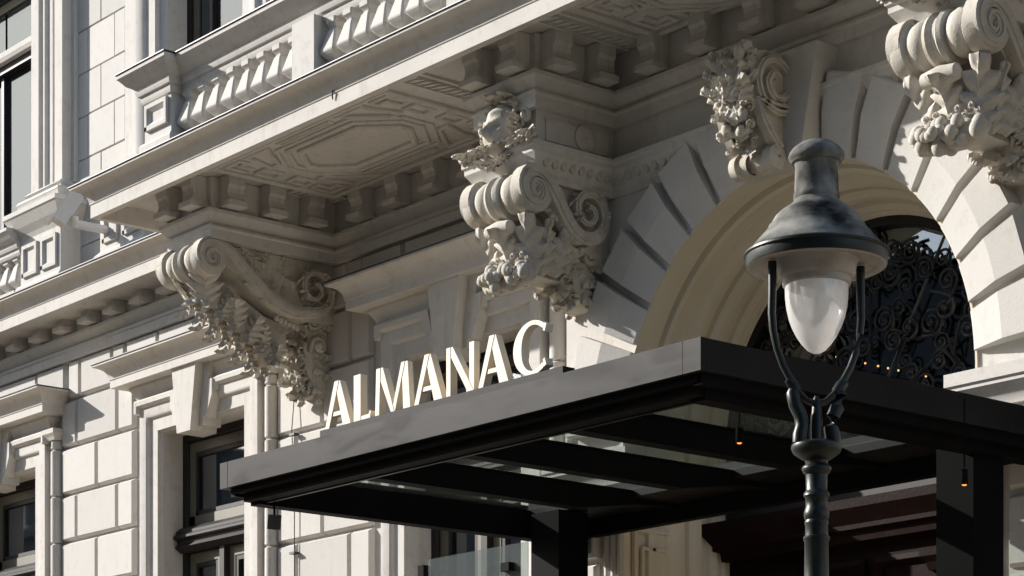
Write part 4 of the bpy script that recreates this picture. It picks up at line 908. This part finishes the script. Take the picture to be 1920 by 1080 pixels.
GN = [[(0, 0), (.115, 0), (.115, 1), (0, 1)], [(0, 1), (.17, 1), (.76, 0), (.60, 0)], [(.63, 0), (.76, 0), (.76, 1), (.63, 1)]]
cpts_o = []; cpts_i = []
for i in range(25):
    a = R(48 + 264 * i / 24); th = 0.10 + 0.10 * max(0, math.cos(a - PI)) ** 1.5
    cpts_o.append((.46 + .46 * math.cos(a), .5 + .53 * math.sin(a))); cpts_i.append((.46 + (.46 - th) * math.cos(a), .5 + (.53 - th * .85) * math.sin(a)))
GC = [[cpts_o[i], cpts_o[i + 1], cpts_i[i + 1], cpts_i[i]] for i in range(24)]
e0 = (.46 + .46 * math.cos(R(48)), .5 + .53 * math.sin(R(48)))
for gl, x0, wd, nm in ((GA, -1.46, .345, 'A'), (GL, -1.07, .22, 'L'), (GM, -0.79, .435, 'M'), (GA, -0.295, .345, 'A'), (GN, 0.10, .32, 'N'), (GA, 0.475, .345, 'A'), (GC, 0.875, .35, 'C')):
    wmax = max(p[0] for q in gl for p in q); mb = MB(); hz = 0.365
    if gl is GC:
        # one continuous ring solid with little serifs
        rg = [[(x0 + o[0] / wmax * wd, yy, 5.285 + 0.01 + o[1] * hz) for (o, yy) in ((cpts_o[i], CYF + .08), (cpts_o[i], CYF + .145), (cpts_i[i], CYF + .145), (cpts_i[i], CYF + .08))] for i in range(25)]
        mb.rings(rg)
        for k, (px, pz) in ((0, cpts_o[0]), (24, cpts_o[24])):
            sgn = 1 if k == 0 else -1
            mb.prism([(x0 + (px - .015) / wmax * wd, 5.295 + (pz + sgn * .03) * hz), (x0 + (px + .04) / wmax * wd, 5.295 + (pz + sgn * .0) * hz), (x0 + (px - .0) / wmax * wd, 5.295 + (pz - sgn * .14) * hz), (x0 + (px - .045) / wmax * wd, 5.295 + (pz - sgn * .11) * hz)], 'y', CYF + .077, CYF + .148)
    else:
        for i, q in enumerate(gl): mb.prism([(x0 + p[0] / wmax * wd, 5.285 + p[1] * hz) for p in q], 'y', CYF + .08 + .003 * i, CYF + .145 - .003 * i)
    lo = spart(mb, 'letter', M_LETTER); lo['label'] = 'cream letter ' + nm

# ------------------------------------------------------------------ street lamp
LX, LY = 5.68, -6.41
LP = empty('street_lamp', 'old green cast iron street lamp with bell shaped grey hood before the canopy', 'street lamp', (LX, LY, 0.125))
bpy.context.view_layer.update()
def lpart(mb, name, m, sm=45, par=LP):
    o = mb.build(name, m, None, sm); o.parent = par
    if par is LP: o.matrix_parent_inverse = LP.matrix_basis.inverted()
    else: o.matrix_parent_inverse = Matrix.Identity(4)
    return o
c = (LX, LY, 0)
hood = lpart(MB().lathe(c, [(0.005, 5.377), (0.05, 5.374), (0.085, 5.36), (0.118, 5.335), (0.136, 5.312), (0.140, 5.297), (0.137, 5.283), (0.130, 5.276), (0.124, 5.266), (0.112, 5.262), (0.107, 5.25), (0.110, 5.115), (0.114, 5.108), (0.115, 5.09), (0.111, 5.082), (0.118, 5.068), (0.14, 5.048), (0.18, 5.022), (0.208, 4.996), (0.222, 4.972), (0.228, 4.955), (0.240, 4.950), (0.243, 4.938), (0.262, 4.915), (0.292, 4.882), (0.318, 4.850), (0.338, 4.825), (0.352, 4.812)], n=56, caps=False), 'lamp_hood', M_LAMPH, 40)
lpart(MB().lathe(c, [(0.345, 4.822), (0.363, 4.812), (0.364, 4.802), (0.354, 4.796), (0.352, 4.752), (0.349, 4.745), (0.30, 4.77)], n=56, caps=False), 'hood_rim', M_LAMPG)
lpart(MB().lathe(c, [(0.349, 4.747), (0.338, 4.741), (0.318, 4.75), (0.312, 4.762), (0.25, 4.772), (0.21, 4.772), (0.20, 4.762), (0.198, 4.735), (0.193, 4.73), (0.193, 4.70), (0.182, 4.685), (0.172, 4.682), (0.170, 4.655), (0.16, 4.648), (0.10, 4.67)], n=48, caps=False), 'reflector', M_LAMPW)
lpart(MB().lathe(c, [(0.154, 4.67), (0.158, 4.64), (0.157, 4.59), (0.151, 4.54), (0.140, 4.49), (0.124, 4.445), (0.102, 4.40), (0.075, 4.36), (0.045, 4.328), (0.02, 4.314), (0.004, 4.312)], n=40, caps=False), 'lamp_glass', M_FROST, 80)
lpart(MB().lathe(c, [(0.015, 4.66), (0.018, 4.56), (0.03, 4.52), (0.032, 4.47), (0.02, 4.44), (0.005, 4.435)], n=16, caps=False), 'lamp_bulb', M_LAMPW, 80)
# yoke: two bows rising to the hood, in the plane facing the street
ydir = Vector((0.637, 0.771, 0.0))
ang = R(12); ydir = Vector((ydir.x * math.cos(ang) - ydir.y * math.sin(ang), ydir.x * math.sin(ang) + ydir.y * math.cos(ang), 0))
for s in (-1, 1):
    def at(r, z): return tuple(Vector((LX, LY, z)) + ydir * (s * r))
    lpart(MB().tube([at(.232, 4.76), at(.232, 4.62), at(.235, 4.50), at(.228, 4.42), at(.208, 4.33), at(.178, 4.25), at(.142, 4.185), at(.115, 4.155)], [.022, .021, .02, .019, .018, .018, .018, .02], 10), 'yoke_arm', M_LAMPG)
    lpart(MB().tube([at(.155, 4.175), at(.125, 4.15), at(.10, 4.12)], [.018, .032, .026], 8), 'yoke_knuckle', M_LAMPG)
    lpart(MB().tube([at(.12, 4.14), at(.125, 4.11), at(.11, 4.05), at(.085, 4.0), at(.075, 3.95), at(.085, 3.90), at(.09, 3.86)], [.02, .034, .036, .034, .036, .04, .036], 10), 'yoke_leaf', M_LAMPG)
    lpart(MB().tube([at(.10, 4.12), at(.05, 4.075), at(.0, 4.06)], [.018, .016, .02], 8), 'yoke_brace', M_LAMPG)
lpart(MB().lathe(c, [(0.01, 4.10), (0.02, 4.08), (0.024, 4.04), (0.03, 3.98), (0.03, 3.87)], n=14, caps=False), 'yoke_stem', M_LAMPG)
lpart(MB().lathe(c, [(0.06, 3.875), (0.095, 3.87), (0.125, 3.855), (0.128, 3.84), (0.118, 3.815), (0.085, 3.79), (0.058, 3.775), (0.055, 3.76), (0.072, 3.745), (0.075, 3.735), (0.066, 3.715), (0.055, 3.705), (0.053, 3.63), (0.058, 3.62), (0.064, 3.615), (0.066, 3.60), (0.056, 3.59),
    (0.055, 3.545), (0.06, 3.53), (0.064, 3.515), (0.062, 3.49), (0.056, 3.48), (0.06, 3.47), (0.06, 3.46), (0.056, 3.45), (0.058, 3.40), (0.066, 3.395), (0.066, 3.38), (0.06, 3.372), (0.062, 3.2), (0.07, 2.2), (0.072, 1.5)], n=28, caps=False), 'post', M_LAMPG)
lpart(MB().lathe(c, [(0.072, 1.5), (0.10, 1.48), (0.11, 1.44), (0.10, 1.40), (0.12, 1.2), (0.14, 0.7), (0.17, 0.6), (0.18, 0.5), (0.18, 0.2), (0.22, 0.17), (0.22, 0.125)], n=28, caps=False), 'post_base', M_LAMPG)

# ------------------------------------------------------------------ small things
Cm = empty('security_camera', 'white security camera on a wall arm above the cornice, left of the balcony', 'camera', (-12.0, 0, 9.95))
bpy.context.view_layer.update()
def cm(mb, name, m, sm=None):
    o = mb.build(name, m, None, sm); o.parent = Cm; o.matrix_parent_inverse = Cm.matrix_basis.inverted(); return o
cm(MB().box(-12.16, -11.98, -0.05, 0.0, 9.86, 10.12), 'wall_plate', M_WHITE)
cm(MB().tube([(-12.07, -0.05, 9.98), (-12.1, -0.3, 9.97), (-12.13, -0.72, 9.97)], 0.055, 12), 'arm', M_WHITE, 50)
cm(MB().tube([(-12.13, -0.72, 9.92), (-12.13, -0.72, 10.06)], 0.05, 10), 'swivel', M_WHITE, 50)
hb = MB().box(-0.10, 0.10, -0.24, 0.20, -0.08, 0.08); hb.box(-0.12, 0.12, -0.30, 0.22, 0.081, 0.10)
h = cm(hb, 'camera_body', M_WHITE); h.matrix_parent_inverse = Cm.matrix_basis.inverted(); h.matrix_basis = Matrix.Translation((-12.13, -0.80, 10.16)) @ Matrix.Rotation(R(-20), 4, 'Z') @ Matrix.Rotation(R(58), 4, 'X')

def pendant(x, y, z, lab):
    T = empty('pendant_lamp', lab, 'lamp', (x, y, z), 'small lamps hanging under the canopy')
    for nm, mb, m in (('cable', MB().tube([(0, 0, .12), (0, 0, 5.10 - z if z < 4.9 else .3)], 0.006, 6), M_BLACK), ('lamp_shade', MB().lathe((0, 0, 0), [(0.008, .11), (0.026, .10), (0.028, .0), (0.025, -.005)], n=14, caps=False), M_BLACK), ('lamp_bulb', MB().lathe((0, 0, 0), [(0.02, .006), (0.016, -.008), (0.004, -.012)], n=10), M_AMBER)):
        mb.build(nm, m, T, 50)
pendant(2.05, -3.3, 4.80, 'little black lamp with an amber bulb hanging in the middle of the canopy roof')
pendant(3.08, -2.1, 4.50, 'little black lamp with an amber bulb hanging by the right canopy post')
T = empty('spotlight', 'small black spotlight hanging under the left front corner of the canopy', 'spotlight', (-2.55, -4.15, 4.72))
MB().box(-.035, .035, -.05, .05, -.06, .06).build('lamp_body', M_IRON, T).rotation_euler = (R(8), R(10), R(25))
MB().tube([(0, 0, .05), (0, 0, .16)], .01, 6).build('bracket', M_BLACK, T)
G = empty('glass_screen', 'clear glass wind screen with a small black clamp beside the left canopy post', 'glass screen', (-3.4, -1.2, 0.125))
bpy.context.view_layer.update()
for nm, mb, m in (('pane', MB().box(-4.15, -2.66, -1.30, -1.285, 0.4, 4.85), M_SCREEN), ('edge_post', MB().box(-4.28, -4.19, -1.33, -1.25, 0.125, 4.80), M_BLACK), ('clamp', MB().box(-2.98, -2.86, -1.36, -1.22, 4.60, 4.68), M_BLACK)):
    o = mb.build(nm, m, None); o.parent = G; o.matrix_parent_inverse = G.matrix_basis.inverted()
LS = empty('light_string', 'row of tiny warm bulbs glowing behind the fanlight above the canopy', 'string lights', (-0.8, 1.3, 6.5))
bpy.context.view_layer.update()
for i in range(9):
    o = MB().ball((-0.80, 0.68 + i * 0.17 + .03 * math.sin(i * 5), 6.52), 0.010, 8, 6).build('bulb', M_BULB, None); o.parent = LS; o.matrix_parent_inverse = LS.matrix_basis.inverted()
o = MB().tube([(-0.80, 0.62, 6.545), (-0.80, 2.3, 6.545)], 0.005, 5).build('cord', M_BLACK, None); o.parent = LS; o.matrix_parent_inverse = LS.matrix_basis.inverted()

# ------------------------------------------------------------------ unseen houses added opposite; heights and gaps set for sky light and pane reflections
M_OPP = mat('grey_house_stone', (0.16, 0.15, 0.135), 0.9, var=0.2, vscale=0.3)
wm = MB().box(-0.7, 0.7, 0.02, 0.06, 0, 2.2).mesh('window'); wm.materials.append(M_FRAME)
for x0, x1, hh, lab in ((-15, 130, 23, 'long unseen grey house added across the street, right of the gap'), (-58, -34, 17.5, 'unseen grey house added across the street between two gaps'), (-175, -74, 17.5, 'far unseen grey house added across the street, left of the gap')):
    O = empty('added_street_house', lab, 'house', ((x0 + x1) / 2, -34, 0)); hx = (x1 - x0) / 2
    MB().box(-hx, hx, -14, 0, 0, hh).build('wall', M_OPP, O)
    MB().prism([(0.6, hh), (0.6, hh + .4), (-5, hh + 4), (-14, hh + 4), (-14, hh)], 'x', -hx - .3, hx + .3).build('roof', M_FLASH, O)
    for j in range(5):
        for i in range(int((x1 - x0) / 4.2)):
            X = x0 + 2.5 + i * 4.2
            if X > 40 or X < -120: continue
            o = link('window', wm, None, O); o.location = (X - (x0 + x1) / 2, 0, 1.8 + j * 4.0)
cb = MB().tube([(-8.30, -0.03, 7.3), (-8.31, -0.06, 6.9), (-8.30, -0.03, 6.3), (-8.30, -0.03, 5.2)], 0.006, 5).build('wall_cable', M_FLASH, P)
for z in (7.25, 6.85, 6.15, 5.5): MB().box(-8.35, -8.25, -0.07, 0.0, z - .012, z + .012).build('cable_clamp', M_FLASH, cb)

hk = MB().tube([(-4.45, -2.2, 9.27), (-4.45, -2.225, 9.24), (-4.45, -2.215, 9.17)], [0.014, .01, .006], 6).build('cornice_hook', M_FLASH, P)
